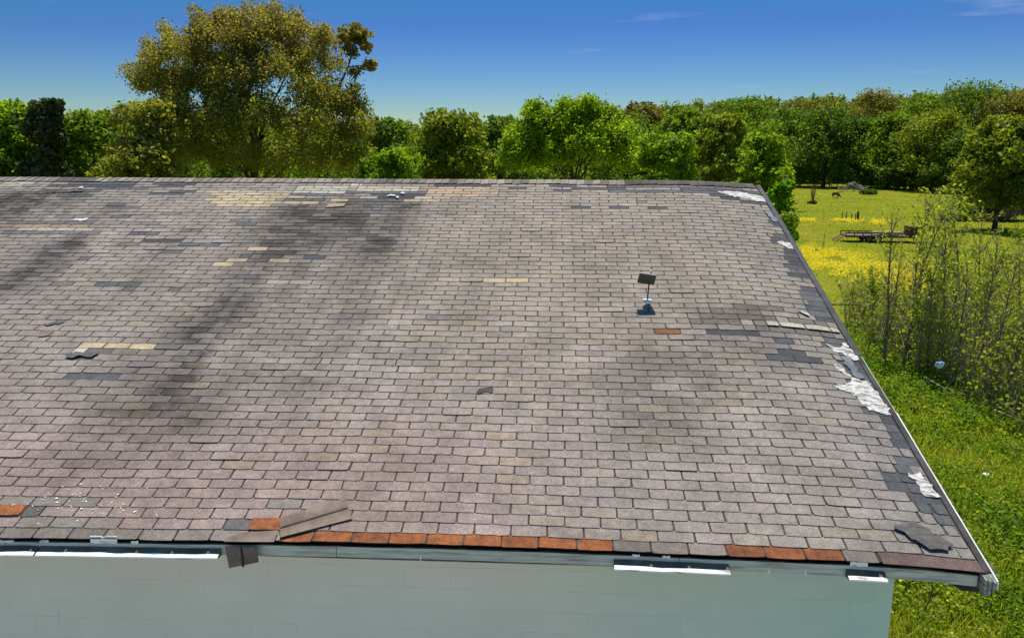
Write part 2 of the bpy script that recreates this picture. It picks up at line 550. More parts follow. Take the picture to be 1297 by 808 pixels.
sp(16, -12, -8, PALE * .8); sp(15, -14, -8.5, BRN * .75); sp(0, -17, -15, PALE * .8); sp(1, -18, -15.5, PALE * .75); sp(14, -13, -8.5, DKT * 1.1); sp(17, -12.5, -7.5, DKT * 1.2)
sp(38, 21, 23, SLATE * .75, 'gap'); sp(41, 23.5, 24.5, SLATE * .8, 'gap'); sp(42, 23, 25, SLATE * .9); sp(39, 23.5, 24.2, SLATE * 1.1); sp(40, 23, 24, DKT * 1.4)
for k, a, b in ((34, 21.5, 23.5), (35, 21, 24), (36, 20.5, 22.5), (35, 24.5, 26), (37, 23, 26), (33, 22.5, 24.5)): sp(k, a, b, BASE * .58)
sp(47, -2.5, -.5, DARK * 1.2, 'gap'); sp(44, -3, -2, DARK * 1.3, 'gap'); sp(42, 0, 1, DKT * 1.35); sp(43, -2.5, -1.5, DKT * 1.1, 'gap'); sp(45, -.5, .5, DKT * 1.5); sp(48, -3, -1, BASE * .8)
sp(0, -8, -5.5, SLATE); sp(1, -7.5, -6, SLATE * .9, 'gap'); sp(4, -7.5, -5.5, SLATE * .85, 'gap'); sp(3, -6.5, -5, SLATE); sp(9, -9, -7, DKT, 'gap'); sp(8, -9, -8, DKT)
sp(17, -6, -5.2, SLATE * 1.1); sp(19, -5, -3, SLATE * .8, 'gap'); sp(22, -3.5, -2.5, DKT, 'gap'); sp(16, -3.5, -2.5, DKT * 1.2)
sp(1, -14, -9, SLATE * .9); sp(0, -13, -9, SLATE * 1.1); sp(3, -14, -10.5, DKT); sp(4, -13, -11, DKT * 1.1); sp(2, -11, -8, SLATE * 1.3); sp(5, -12.5, -10.5, SLATE * 1.1)
sp(0, 8.3, 11.5, DARK * .9); sp(1, 12.5, 13.5, DARK, 'gap')
sp(0, 14.8, 16.3, DARK * 1.2); sp(2, 15, 16, DARK * 1.3, 'gap'); sp(1, 16, 18, DARK * 1.1); sp(0, 18, 19, DARK * 1.2); sp(2, 18, 22, DARK * 1.3); sp(1, 18, 19, SLATE)
sp(0, 19, 25.5, DKT * 1.05); sp(1, 22, 26.4, DARK * 1.2); sp(2, 22, 26.4, DARK * 1.2); sp(3, 23.5, 26.4, SLATE * .9); sp(4, 24, 25, SLATE * .7); sp(5, 25, 26.4, SLATE * .9)
sp(8, 16, 17, DARK, 'gap'); sp(8, 18, 19, DARK, 'gap'); sp(8, 20, 21, DARK * 1.1, 'gap'); sp(6, 19.5, 20, DKT * 1.3)
sp(57, 25, 25.5, SLATE * 1.1, 'gap'); sp(58, 25, 25.6, SLATE * 1.0, 'gap'); sp(56, 25.5, 26, DARK * 1.2); sp(57, 25.5, 26, DARK * 1.1); sp(58, 25.6, 26, DARK * 1.2); sp(55, 25.7, 26.3, SLATE * 1.3, 'gap')
sp(59, 25.4, 26.4, SLATE * .9, 'gap'); sp(60, 25.6, 26.4, SLATE * 1.1); sp(61, 25.9, 26.4, DARK * 1.3)
for k, a in ((9, 26), (10, 25.9), (11, 25.9), (12, 26.1), (15, 25.8), (16, 25.6), (17, 25.4), (18, 25.9), (19, 25.9), (20, 25.8), (21, 25.7), (22, 25.8), (23, 25.6), (24, 25.7), (25, 25.6), (28, 25.7), (29, 25.6), (30, 25.5), (31, 25.7), (32, 25.5), (33, 25.6), (34, 25.7), (38, 25.5), (39, 25.3), (41, 25.8), (42, 25.6), (43, 25.7), (44, 25.8), (45, 25.4), (46, 25.3), (49, 25.5), (50, 25.9), (51, 26.0), (52, 25.9), (53, 25.9)):
    sp(k, a, 26.45, (SLATE if k % 3 else DARK * 1.2) * random.uniform(.8, 1.25), 'gap')
sp(38, 19, 20, OBR); sp(64, 6, 6.8, DKT * 1.1); sp(63, -.05, .45, DKT)
sp(62, -1, 2, BASE * .8); sp(64, 0, 3, BASE * .85)
sp(45, 7.5, 8.5, BASE * 1.15); sp(44, 6.6, 9.4, BASE * 1.14); sp(46, 6, 9, BASE * 1.08)

for i in range(46):
    k_ = random.randint(1, 34); u_ = round(random.uniform(-17, 4)) + (.5 if k_ % 2 else 0)
    spans.insert(0, (k_, u_, u_ + random.choice((.5, 1, 1, 2)), (DKT, SLATE, BASE * .6)[i % 3] * random.uniform(1.0, 1.6), 'tab'))
for i in range(26):
    k_ = random.randint(28, 62); u_ = round(random.uniform(-6, 24)) + (.5 if k_ % 2 else 0)
    spans.insert(0, (k_, u_, u_ + random.choice((1, 2)), BASE * random.choice((.78, .85, 1.12)), 'tab'))

def find_span(k, u):
    for s in reversed(spans):
        if s[0] == k and s[1] - .02 <= u <= s[2] + .02:
            return s
    return None

def dirt(u, k):
    u = u + .25 * noise.noise(Vector((3.3, k * 1.9, u * .5)))
    def g(a, s, x): return math.exp(-((x - a) / s) ** 2)
    def rng_(a, b, x, soft=3): return smooth(a - soft, a + soft, x) * (1 - smooth(b - soft, b + soft, x))
    n = noise.noise(Vector((u * .8, k * .09, 2.0)))
    d = 0
    d += .72 * g(2.3 + .4 * n, 1.3, u) * rng_(9, 24, k)
    d += .36 * g(1.6 + .4 * n, 1.1, u) * rng_(20, 48, k, 10) + .20 * g(3.6 + .3 * n, .8, u) * rng_(14, 56, k, 8) + .16 * g(5.6, 1.3, u) * rng_(8, 50, k, 8) + .14 * g(-3.4, 1.0, u) * rng_(6, 34, k, 8)
    d += .22 * g(.5, 1.8, u) * rng_(20, 62, k, 8)
    d += .68 * g(-8.2 + .3 * n, .8, u) * rng_(18, 33, k)
    d += .30 * g(-9.6, 1.5, u) * rng_(20, 44, k)
    d += .62 * g(-15.5, 2.2, u) * rng_(4, 13, k, 2)
    d += .46 * g(6.9 + .3 * n, .75, u) * rng_(6, 24, k)
    d += .22 * g(6.6 + .3 * n, .9, u) * rng_(20, 52, k, 8)
    d += .42 * g(4.9, .8, u) * rng_(6, 20, k)
    d += .25 * g(-9, 1.2, u) * rng_(3, 14, k)
    d += .32 * g(18.6, 1.9, u) * rng_(40, 54, k, 4)
    d += .16 * g(22.5, 1.6, u) * rng_(32, 44, k)
    d += .25 * g(2.2, 2.6, u) * rng_(47, 57, k, 5)
    d += .18 * g(-5, 2.0, u) * rng_(54, 62, k, 3)
    d += .12 * max(0, noise.noise(Vector((u * .35, k * .05, 7.7))))
    d += .55 * g(2.6, 2.2, u) * rng_(7, 19, k, 3)
    d += .28 * g(-13, 3.0, u) * rng_(2, 16, k, 4)
    d += .20 * g(4.6, 3.2, u) * rng_(4, 14, k, 3)
    d += .16 * g(20, 4, u) * rng_(30, 58, k, 6) * max(0, .4 + noise.noise(Vector((u * .7, k * .3, 31))))
    d += .14 * g(12, 1.0, u) * rng_(8, 40, k, 6)
    st = noise.noise(Vector((u * 2.1, k * .03, 44))) + .6 * noise.noise(Vector((u * 5.0, k * .05, 47)))
    d += (.20 * max(0, st) - .16 * max(0, -st)) * (1 - smooth(40, 58, k)) * (1 if u < 10 else .5)
    rag = noise.fractal(Vector((u * 1.1, k * .30, 5.5)), .8, 2.0, 4)
    d = d * (1 + .5 * rag) + .05 * max(0, noise.fractal(Vector((u * 1.4, k * .6, 15.5)), .8, 2.0, 4))
    return max(-.18, min(.76, d))

def base_tint(u, k, dk_=1.0):
    t = BASE.copy()
    red = smooth(44, 62, k) * (1 - smooth(10, 19, u))
    t = t * (1 + red * np.array((.06, -.06, -.04)))
    yel = (1 - smooth(34, 56, k)) * smooth(4, 14, u)
    t = t * (1 + yel * np.array((.04, .03, -.02)))
    gr = smooth(20, 26, u) * .8 + (1 - smooth(-12, -5, u)) * .5
    t = t * (1 + gr * np.array((-.10, -.055, -.01)))
    t = t * (1 + .10 * noise.noise(Vector((u * .25, k * .12, 1.3))))
    n2 = noise.noise(Vector((u * .5, k * .25, 11)))
    if n2 > .25: t = t * (1 + .25 * (n2 - .25) * np.array((1, 1, 1.3)))
    d = min(.8, dirt(u, k) * dk_)
    return t * (1 - d * np.array((.95, .94, .93)))

def tab_mesh(mb, k, u0, u1, tint=None, kind='tab', fresh=0):
    """one exposed shingle tab with a thick, slightly curled lower edge"""
    r = random.random
    gl, gr_ = random.uniform(.020, .036), random.uniform(.018, .032)
    if kind == 'gap': gl = gr_ = .002
    sk = random.uniform(-.008, .008)
    a, b = u0 + gl, u1 - gr_
    n = 5 if u1 - u0 > .3 else 3
    lift = random.uniform(.0, .0025) + (random.uniform(.002, .006) if r() < .035 else 0)
    thick, hb = .0055, .0035
    if kind == 'gap': thick, hb, lift = .003, .002, 0
    if kind == 'lift': lift += .012
    tilt = random.uniform(.10, .2) if kind == 'tilt' else 0
    kj = random.uniform(-.035, .035)
    rows = []
    cl, crn = random.uniform(0, .055), random.uniform(0, .055)
    wob = [random.uniform(-.02, .02) for _ in range(n)]
    for ri, kk in enumerate((k - .56, k + .1, k + .5)):
        row = []
        for i in range(n):
            t = i / (n - 1)
            uu = a + (b - a) * t
            edge = 1 if ri == 2 else 0
            if edge:
                if i == 0: uu += random.uniform(0, .012)
                if i == n - 1: uu -= random.uniform(0, .012)
            kk2 = kk + (kj + wob[i]) * edge
            if edge and i == 0: kk2 -= cl
            if edge and i == n - 1: kk2 -= crn
            uu += sk * (ri - 1)
            f = (0, .62, 1)[ri]
            hh = hb + (thick + lift) * f
            if kind == 'tilt':
                kk2 += tilt * (t - .5) * -2.2; hh += .012
            if kind == 'lift':
                hh += .004 * math.sin(t * 3.1)
            row.append((uu, kk2, hh))
        rows.append(row)
    vs, cols = [], []
    for row in rows:
        for (uu, kk, hh) in row:
            vs.append(roof_pt(uu, kk, hh))
    for (uu, kk, hh) in rows[2]:
        vs.append(roof_pt(uu, kk - .01, max(.0008, hh - (.0065 if kind != 'gap' else .004))))
    # under corners for the side faces
    for ri in (0, 1):
        for e in (0, n - 1):
            uu, kk, hh = rows[ri][e]
            vs.append(roof_pt(uu, kk, .0006))
    fs = []
    for ri in range(3):
        for i in range(n - 1):
            p = ri * n + i
            fs.append((p, p + n, p + n + 1, p + 1))
    q = 4 * n
    fs.append((0, q, q + 2, n)); fs.append((n, q + 2, 3 * n, 2 * n))
    fs.append((n - 1, 2 * n - 1, q + 3, q + 1)); fs.append((2 * n - 1, 3 * n - 1, 4 * n - 1, q + 3))
    jit = random.uniform(.93, 1.07) if tint is None else random.uniform(.93, 1.07)
    dk_ = random.uniform(.6, 1.35)
    hue = np.array((random.uniform(.985, 1.02), 1, random.uniform(.98, 1.025)))
    if tint is None and r() < .05: hue = hue * np.array((1.04, 1.03, .92))
    for j, v in enumerate(vs):
        uu = (v.x / PW) + 15
        if j < 3 * n: kk = (rows[j // n][j % n])[1]
        else: kk = k + .5
        c = base_tint(uu, kk, dk_) if tint is None else np.array(tint) * (1 - (.35 * dirt(uu, kk) if fresh == 0 else 0))
        c = c * jit * hue
        if j >= 3 * n: c = c * .7                    # cut edge painted darker to deepen the shade line
        cols.append(tuple(np.clip(c, 0, 1)))
    mb.add(vs, fs, cols)

tabs = []
for k in range(0, 65):
    off = 0 if k % 2 == 0 else .5
    uL = U_L + off
    edges = []
    u = uL
    drift = .04 * math.sin(k * .7)
    while u < U_R - .12:
        edges.append(u)
        u += 1
    for e in edges:
        u0, u1 = e, min(e + 1, U_R - .06 + .03 * math.sin(k * 1.7))
        if u1 - u0 < .12: continue
        dd = drift if u1 < U_R - .2 else 0
        # cut the tab where a marked span starts or ends inside it
        cuts = [u0, u1]
        for s_ in spans:
            if s_[0] == k:
                for c_ in (s_[1], s_[2]):
                    if u0 + .15 < c_ < u1 - .15: cuts.append(c_)
        cuts = sorted(set(cuts))
        for a, b in zip(cuts[:-1], cuts[1:]):
            s_ = find_span(k, (a + b) / 2)
            tabs.append((k, a + dd, b + dd, None if s_ is None else s_[3], 'tab' if s_ is None else s_[4]))

def px_of(v):
    d = v - CAM
    c = d.dot(Fv)
    return 648.5 + FPX * d.dot(Rc) / c, 404 - FPX * d.dot(Uc) / c, c

vis = []
for i, t in enumerate(tabs):
    x, y, c = px_of(roof_pt((t[1] + t[2]) / 2, t[0]))
    if 2 < x < 1295 and y < 806: vis.append((c / (t[2] - t[1]) ** .4, i))
vis.sort()
single = set(i for _, i in vis[:300])
rest = MB()
for i, t in enumerate(tabs):
    if i in single:
        m_ = MB()
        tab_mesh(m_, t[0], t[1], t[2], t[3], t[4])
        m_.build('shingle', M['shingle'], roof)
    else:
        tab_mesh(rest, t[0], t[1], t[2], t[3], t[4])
o = rest.build('shingle_courses', M['shingle'], roof)
tag(o, kind='stuff')

# starter course: rust orange stretches, a brown strip, and grey remains
def starter(u0, u1, k, mat, tint, name='starter_shingle', label=None, kind='tab', half=1):
    m_ = MB()
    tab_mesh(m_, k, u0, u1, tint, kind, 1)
    o = m_.build(name, mat, roof)
    if label: o['label'] = label
u = -22.2
n_o = 0
while u < 26.4:
    u2 = u + 1
    if 7.65 <= u2 and u < 16.5:
        pass
    mid = u + .5
    if mid < 7.4: starter(u, u2, 65, M['shingle'], BASE * (.62 if -1 < mid < 3 else .8) * random.uniform(.85, 1.1))
    elif mid > 17 and mid < 19.6: starter(u, min(u2, 19.8), 65, M['shingle'], BASE * .85 * random.uniform(.8, 1.1))
    elif 22.8 < mid < 23.8: starter(22.85, 23.75, 65, M['shingle'], BASE * .7)
    u = u2
uo = [7.65, 8.65, 9.72, 10.74, 11.78, 12.78, 13.8, 14.8, 15.83, 16.8]
for i in range(len(uo) - 1):
    starter(uo[i], uo[i + 1], 64.95, M['orange'], np.array((1, 1, 1)) * random.uniform(.85, 1.15), 'starter_shingle', 'bare rust orange starter shingle')
for a, b in ((19.8, 20.8), (20.8, 21.85), (21.85, 22.85)):
    starter(a, b, 65, M['orange'], np.array((.72, .72, .8)) * random.uniform(.9, 1.1), 'starter_shingle', 'faded rust orange starter shingle')
starter(23.8, 26.75, 65.05, M['shingle'], np.array((.15, .098, .082)), 'starter_strip', 'plain dark brown strip along the eave corner')
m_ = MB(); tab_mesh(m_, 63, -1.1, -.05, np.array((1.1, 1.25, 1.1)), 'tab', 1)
for i in range(len(m_.v)): m_.v[i] = (m_.v[i][0], m_.v[i][1] - .003, m_.v[i][2] + .010)
o = m_.build('orange_shingle', M['orange'], roof); o['label'] = 'orange patch shingle near the left of the eave'
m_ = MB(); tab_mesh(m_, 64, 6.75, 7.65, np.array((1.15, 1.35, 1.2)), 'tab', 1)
for i in range(len(m_.v)): m_.v[i] = (m_.v[i][0], m_.v[i][1] - .003, m_.v[i][2] + .010)
o = m_.build('orange_shingle', M['orange'], roof); o['label'] = 'orange shingle beside the turned-back loose one'

m_ = MB()
for i in range(80):
    u_, k_ = random.gauss(1.6, 1.3), random.gauss(62.4, .9)
    if k_ > 64.6: continue
    p = roof_pt(u_, k_, .0135); q = random.uniform(.002, .006) * (2 if random.random() < .1 else 1)
    a = random.uniform(0, 3); m_.box(p, (q * 2.2, q * 1.4, .002), (RP, 0, a * .3), q * .3)
o = m_.build('paint_flecks', M['whiteplastic'], roof); tag(o, kind='stuff')
# ridge caps
x = U_L
i = 0
while x < U_R - .2:
    x2 = min(x + .452, U_R)
    m_ = MB()
    vs, cols = [], []
    gap_k = find_span(0, (x + x2) / 2)
    t = base_tint((x + x2) / 2, 0) * random.uniform(.8, 1.15)
    if 3.6 < x < 6 or random.random() < .12 or 12 < x < 13: t = t * random.uniform(.5, .85)
    if x > 19: t = t * .42
    if -14 < x < -12: t = t * .5
    jj = random.uniform(-.15, .15)
    for e, uu in ((0, x + .012), (1, x2 - .006)):
        hh = .012 + .007 * e + random.uniform(0, .004)
        vs.append(roof_pt(uu, -.62 + jj, hh))
        vs.append(roof_pt(uu, -.62 + jj, hh - .007))
        vs.append(roof_pt(uu, -1.5, hh + .004))
        top = roof_pt(uu, 64 - 66.2, hh)
        vs.append(top + Vector((0, .02, .0)))
        vs.append(top + Vector((0, .19, -.06)))
    fs = [(0, 2, 7, 5)[::-1], (2, 3, 8, 7)[::-1], (3, 4, 9, 8)[::-1], (1, 0, 5, 6)[::-1], (0, 1, 2), (5, 7, 6)]
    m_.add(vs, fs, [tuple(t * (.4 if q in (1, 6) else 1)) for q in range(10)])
    m_.build('ridge_cap', M['shingle'], roof)
    x = x2
    i += 1

# torn white patches of exposed sheet along the rake
def patch(poly, name, mat, h=.02, label=None, parent=roof, res=.14, rough=.012, seed=0):
    """irregular sheet with a torn outline lying on the roof; poly in (u,k)"""
    us_ = [p[0] for p in poly]; ks_ = [p[1] for p in poly]
    m_ = MB()
    # densify and jag the outline
    P = []
    for (a, b) in zip(poly, poly[1:] + poly[:1]):
        L = math.hypot((b[0] - a[0]) * PW, (b[1] - a[1]) * PE)
        n = max(1, int(L / .035))
        for i in range(n):
            t = i / n
            j = 0 if i == 0 else 1
            P.append((a[0] + (b[0] - a[0]) * t + j * random.uniform(-.07, .07), a[1] + (b[1] - a[1]) * t + j * random.uniform(-.22, .22)))
    bm = bmesh.new()
    vs = [bm.verts.new((p[0] * PW, p[1] * PE, 0)) for p in P]
    f = bm.faces.new(vs)
    bmesh.ops.triangulate(bm, faces=[f])
    for _ in range(2):
        bmesh.ops.subdivide_edges(bm, edges=[e for e in bm.edges if e.calc_length() > .07], cuts=1, use_grid_fill=False)
        bmesh.ops.triangulate(bm, faces=bm.faces[:])
    bm.verts.ensure_lookup_table()
    bound = {v.index for v in bm.verts if v.is_boundary}
    bm.verts.index_update()
    V, F = [], []
    for v in bm.verts:
        uu, kk = v.co.x / PW, v.co.y / PE
        hh = h + rough * noise.noise(Vector((v.co.x * 9 + seed, v.co.y * 14, 0))) + rough * .6 * noise.noise(Vector((v.co.x * 30 + seed, v.co.y * 30, 4)))
        V.append(roof_pt(uu, kk, max(h * .6, hh)))
    for f in bm.faces:
        q = [v.index for v in f.verts]
        F.append(tuple(q))
    nb = len(V)
    be = [(e.verts[0].index, e.verts[1].index) for e in bm.edges if e.is_boundary]
    V2 = V + [v - Vector((0, 0, min(h, .006) * .9)) for v in V]
    for a, b in be: F.append((a, b, b + nb, a + nb))
    bm.free()
    m_.add(V2, F)
    o = m_.build(name, mat, parent)
    bmf = bmesh.new(); bmf.from_mesh(o.data); bmesh.ops.recalc_face_normals(bmf, faces=bmf.faces)
    bmf.to_mesh(o.data); bmf.free()
    if label: o['label'] = label
    return o
patch([(24.0, 1.7), (24.5, 1.3), (25.2, 1.2), (25.9, 1.9), (26.5, 2.6), (26.6, 4.3), (26.0, 4.5), (25.3, 3.7), (24.7, 3.2), (24.35, 2.2)], 'bleached_patch', M['white_patch'], .014, 'torn white patch at the top corner of the roof', seed=1)
patch([(25.75, 17.0), (26.4, 16.7), (26.5, 18.6), (26.15, 18.4)], 'bleached_patch', M['white_patch'], .014, 'small white patch on the upper rake edge', seed=2)
patch([(25.45, 38.9), (25.9, 39.3), (26.3, 38.2), (26.45, 41.0), (26.2, 41.3), (25.95, 40.2), (25.6, 40.2)], 'bleached_patch', M['white_patch'], .014, 'ragged white patch halfway down the rake edge', seed=3)
patch([(25.3, 42.6), (25.6, 42.2), (25.75, 44.4), (25.55, 43.9)], 'bleached_patch', M['white_patch'], .014, 'small white scab beside a slate grey sheet', seed=4)
patch([(24.85, 45.9), (25.35, 45.6), (25.8, 44.2), (26.3, 44.7), (26.45, 47.9), (26.4, 49.3), (25.7, 49.0), (25.55, 47.6), (25.3, 46.6)], 'bleached_patch', M['white_patch'], .014, 'largest torn white patch, on the lower half of the rake edge', seed=5)
patch([(25.85, 56.4), (26.25, 56.2), (26.45, 58.7), (26.0, 58.8)], 'bleached_patch', M['white_patch'], .014, 'crumpled white patch near the lower right corner', seed=6)
patch([(25.75, 40.9), (26.1, 40.9), (26.2, 44.2), (25.9, 44.2)], 'slate_sheet', mat_noise('slate_sheet', (.10, .11, .125), (.17, .18, .20), scale=5, rough=.5, fine=80), .018, 'slate blue sheet between two white patches', rough=.003)
patch([(26.0, 8.0), (26.3, 7.9), (26.4, 10.8), (26.15, 10.9)], 'slate_sheet', M['white_patch'] and bpy.data.materials['slate_sheet'], .018, 'blue grey sheet on the upper rake edge', rough=.003)
patch([(12.5, 48.4), (12.7, 47.8), (13.05, 47.6), (13.02, 48.45)], 'chipped_spot', M['felt'], .016, rough=.002)
patch([(25.0, 33.0), (25.35, 33.3), (25.3, 33.9), (25.45, 34.0)], 'bleached_patch', M['white_patch'], .03, 'thin white torn flake above the lifted pale shingles', seed=8)

# fascia, paint strips, rake boards, drip edge
def eave_strip(u0, u1, y, z0, z1, th, n=24, wob=0.0):
    """board following the eave line; z0,z1 below the eave plane"""
    m_ = MB()
    vs, fs = [], []
    for i in range(n + 1):
        u = u0 + (u1 - u0) * i / n
        x = (u - 15) * PW
        zb = H + sag(u, -.15)
        a = zb + z0 + random.uniform(-wob, wob)
        b = zb + z1 + random.uniform(-wob, wob)
        vs += [(x, y, a), (x, y, b), (x, y + th, b), (x, y + th, a)]
    for i in range(n):
        p = 4 * i
        for q in range(4):
            fs.append((p + q, p + (q + 1) % 4, p + 4 + (q + 1) % 4, p + 4 + q))
    fs += [(3, 2, 1, 0), (4 * n, 4 * n + 1, 4 * n + 2, 4 * n + 3)]
    m_.add(vs, fs)
    return m_
YF = -.168
fas = empty('fascia', (0, 0, 0)); fas.parent = building
for a, b in ((-22, -.02), (0, 9.3), (9.32, 18.55), (18.57, 26.30)):
    f = eave_strip(a, b, YF, -.190 + random.uniform(-.003, .003), -.098, .022, n=20)
    f.build('board', M['fascia'], fas)
for a, b, z0, z1 in ((-22, .95, -.213, -.175), (1.0, 6.12, -.215, -.168), (16.82, 19.85, -.213, -.176), (22.9, 23.9, -.212, -.180)):
    f = eave_strip(a, b, YF, z0, z1, .003, n=max(4, int((b - a) * 5)), wob=.002)
    for i_ in range(0, len(f.v), 4):                # wedge ledge added past the shingle edge so its lip catches sun
        x_ = f.v[i_][0]; zb_ = H + sag(x_ / PW + 15, -.15)
        w1, w2 = .003 * noise.noise(Vector((x_ * 2, 0, 1))), .003 * noise.noise(Vector((x_ * 2, 0, 7)))
        f.v[i_:i_ + 4] = [(x_, YF - .086 + w1, zb_ - .170 + w2), (x_, YF - .002, zb_ - .128), (x_, YF - .002, zb_ - .190), (x_, YF - .084 + w1, zb_ - .180 + w2)]
    f.build('sun_ledge', M['postwood'], fas)
    f = eave_strip(a, b, YF, z0, z1, .003, n=max(4, int((b - a) * 5)), wob=.002)
    for i_ in range(0, len(f.v), 4):                # its outer lip in white paint, set out where the sun reaches
        x_ = f.v[i_][0]; zb_ = H + sag(x_ / PW + 15, -.15)
        w1, w2 = .003 * noise.noise(Vector((x_ * 2, 0, 1))), .003 * noise.noise(Vector((x_ * 2, 0, 7)))
        w3 = .012 * noise.noise(Vector((x_ * 6, 0, 17)))
        f.v[i_:i_ + 4] = [(x_, YF - .090 + w1, zb_ - .170 + w2), (x_, YF - .057 + w3, zb_ - .153 + w3 * .5), (x_, YF - .057 + w3, zb_ - .1565 + w3 * .5), (x_, YF - .090 + w1, zb_ - .183 + w2)]
    f.build('paint_sun_strip', M['white'], fas)['label'] = 'chipped white paint strip'
for u_ in (11.6, 20.9, 21.85):  # white ticks painted in for sun shining through the tab slots
    eave_strip(u_, u_ + .035, YF - .0035, -.2, -.165, .0025, n=1).build('paint_sun_strip', M['white'], fas)
# dark ragged felt edge peeping out over the fascia
f = eave_strip(-22, 26.6, YF + .001, -.104, -.088, .02, n=200, wob=.005)
f.build('felt_edge', M['tar'], roof)
for (u0, u1, hgt) in ((1.0, 1.25, .01), (2.45, 3.2, .05), (3.6, 3.8, .012), (23.0, 23.45, .025), (-.6, .25, .012), (17.3, 17.5, .008), (18.1, 18.3, .008)):
    m_ = eave_strip(u0, u1, YF - .006, -.096, -.086 + hgt, .009, n=6, wob=.006)
    m_.build('wood_splinter', M['white'], roof)

def rake_strip(x0, x1, ztop, zbot, s0, s1, n=24):
    m_ = MB()
    vs, fs = [], []
    for i in range(n + 1):
        s = s0 + (s1 - s0) * i / n
        dz = sag(26.4, max(s, -.2))
        y, z = s * CN, H + s * SN + dz
        vs += [(x0, y, z + zbot), (x1, y, z + zbot), (x1, y, z + ztop), (x0, y, z + ztop)]
    for i in range(n):
        p = 4 * i
        for q in range(4):
            fs.append((p + q, p + 4 + q, p + 4 + (q + 1) % 4, p + (q + 1) % 4))
    fs += [(0, 1, 2, 3), (4 * n + 3, 4 * n + 2, 4 * n + 1, 4 * n)]
    m_.add(vs, fs)
    return m_
XR = (26.62 - 15) * PW
rk = empty('rake_trim', (0, 0, 0)); rk.parent = building
for a_, b_, zt_, zb_, s_, mt_ in ((-.080, -.058, -.006, -.15, -.26, 'rake'), (-.056, -.034, -.003, -.120, -.275, 'rake'), (-.032, -.010, .000, -.090, -.29, 'rake'), (-.008, .004, .002, -.055, -.30, 'drip')):
    rake_strip(XR + a_, XR + b_, zt_, zb_, s_, S_TOP).build('rake_board', M[mt_], rk)
rake_strip(XR - .006, XR + .006, .013, .0055, -.29, 1.9).build('drip_edge', M['drip'], rk)
rake_strip(XR - .06, XR - .008, .0125, .0105, -.19, 3.0, 60).build('edge_felt', M['felt'], rk)
rake_strip(XR - .065, XR + .008, .017, .0115, 3.0, S_TOP - .05).build('edge_felt', mat_noise('edge_felt', (.035, .035, .038), (.075, .075, .08), scale=4, rough=.8, fine=80), rk)
# soffit closing the eave
m_ = MB()
m_.box(((U_L + 26.4) / 2 * PW - 15 * PW, .045, H - .205), ((26.4 - U_L) * PW, .345, .012))
m_.build('soffit', M['postwood'], building)

# ---- block wall
YW = .22
XW = 2.981
ZT = H - .20
wall = empty('wall', (0, 0, 0)); wall.parent = building
m_ = MB()
XL = (U_L - 15) * PW + .6
m_.box(((XL + XW - .004) / 2, YW + .1015, ZT / 2 - .25), (XW - .004 - XL, .2, ZT + .5))
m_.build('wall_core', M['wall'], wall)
rows_z = [(H - .455 + .2032 * 1, 'h')]
blk = {}
def block_mesh(L):
    key = round(L, 3)
    if key not in blk:
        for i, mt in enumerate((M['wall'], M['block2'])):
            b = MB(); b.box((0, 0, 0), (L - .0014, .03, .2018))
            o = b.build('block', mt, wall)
            bv = o.modifiers.new('bevel', 'BEVEL'); bv.width = .0014; bv.segments = 1
            o.hide_render = False
            blk.setdefault(key, []).append(o)
            o['used'] = 0
    return blk[key]
def place_block(xc, zc, L):
    pr = block_mesh(L)
    p = pr[0] if random.random() < .6 else pr[1]
    if p['used'] == 0:
        o = p; p['used'] = 1
    else:
        o = p.copy(); C.objects.link(o); o.parent = wall
    o.location = (xc, YW + .0 + random.uniform(-.0009, .0009) + .015, zc)
ztops = [H - .455 + .2032 * i for i in (1, 0, -1, -2, -3, -4, -5)]
for ri, zt in enumerate(ztops):
    off = -3.868 if ri % 2 == 0 else -4.088 + .0
    x = off
    while x > -6.2: x -= .4064
    while x < XW - .05:
        a, b = x, min(x + .4064, XW)
        if b - a > .1:
            place_block((a + b) / 2, zt - .1016, b - a)
        x += .4064
for L, prs in blk.items():
    for p in prs:
        if p['used'] == 0: bpy.data.objects.remove(p)
        else: del p['used']
# rest of the front wall below and left, out of sight, joined
m_ = MB()
zlow = ztops[-1] - .2032
m_.box(((-6.2 + XW) / 2, YW + .017, (zlow - .5) / 2 - .002), (XW + 6.2, .03, zlow + .5))
m_.box(((XL - 6.75) / 2, YW + .017, ZT / 2 - .25), (-6.75 - XL, .03, ZT + .5))
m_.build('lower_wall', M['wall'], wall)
m_ = MB()
m_.box((XW - .1, YW + .205 + 7.6, ZT / 2 - .25), (.2, 15.2, ZT + .5))
vs = [(XW, YW + .05, ZT), (XW, 15.7, ZT), (XW, 8.0, H + 2.55), (XW - .15, YW + .05, ZT), (XW - .15, 15.7, ZT), (XW - .15, 8.0, H + 2.55)]
m_.add(vs, [(0, 1, 2), (3, 5, 4), (0, 2, 5, 3), (1, 4, 5, 2)])
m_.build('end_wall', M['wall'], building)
m_ = MB()   # a thin white scrape on the wall
m_.box((-4.46, YW - .0025, H - 1.06), (.012, .003, .13), (0, R(8), 0))
m_.build('white_scrape', M['whiteplastic'], building)

# ------------------------------------------------------------------ things on the roof
def slope_M(u, k, h=0, rz=0):
    p = roof_pt(u, k, h)
    return Matrix.Translation(p) @ Matrix.Rotation(RP, 4, 'X') @ Matrix.Rotation(rz, 4, 'Z')

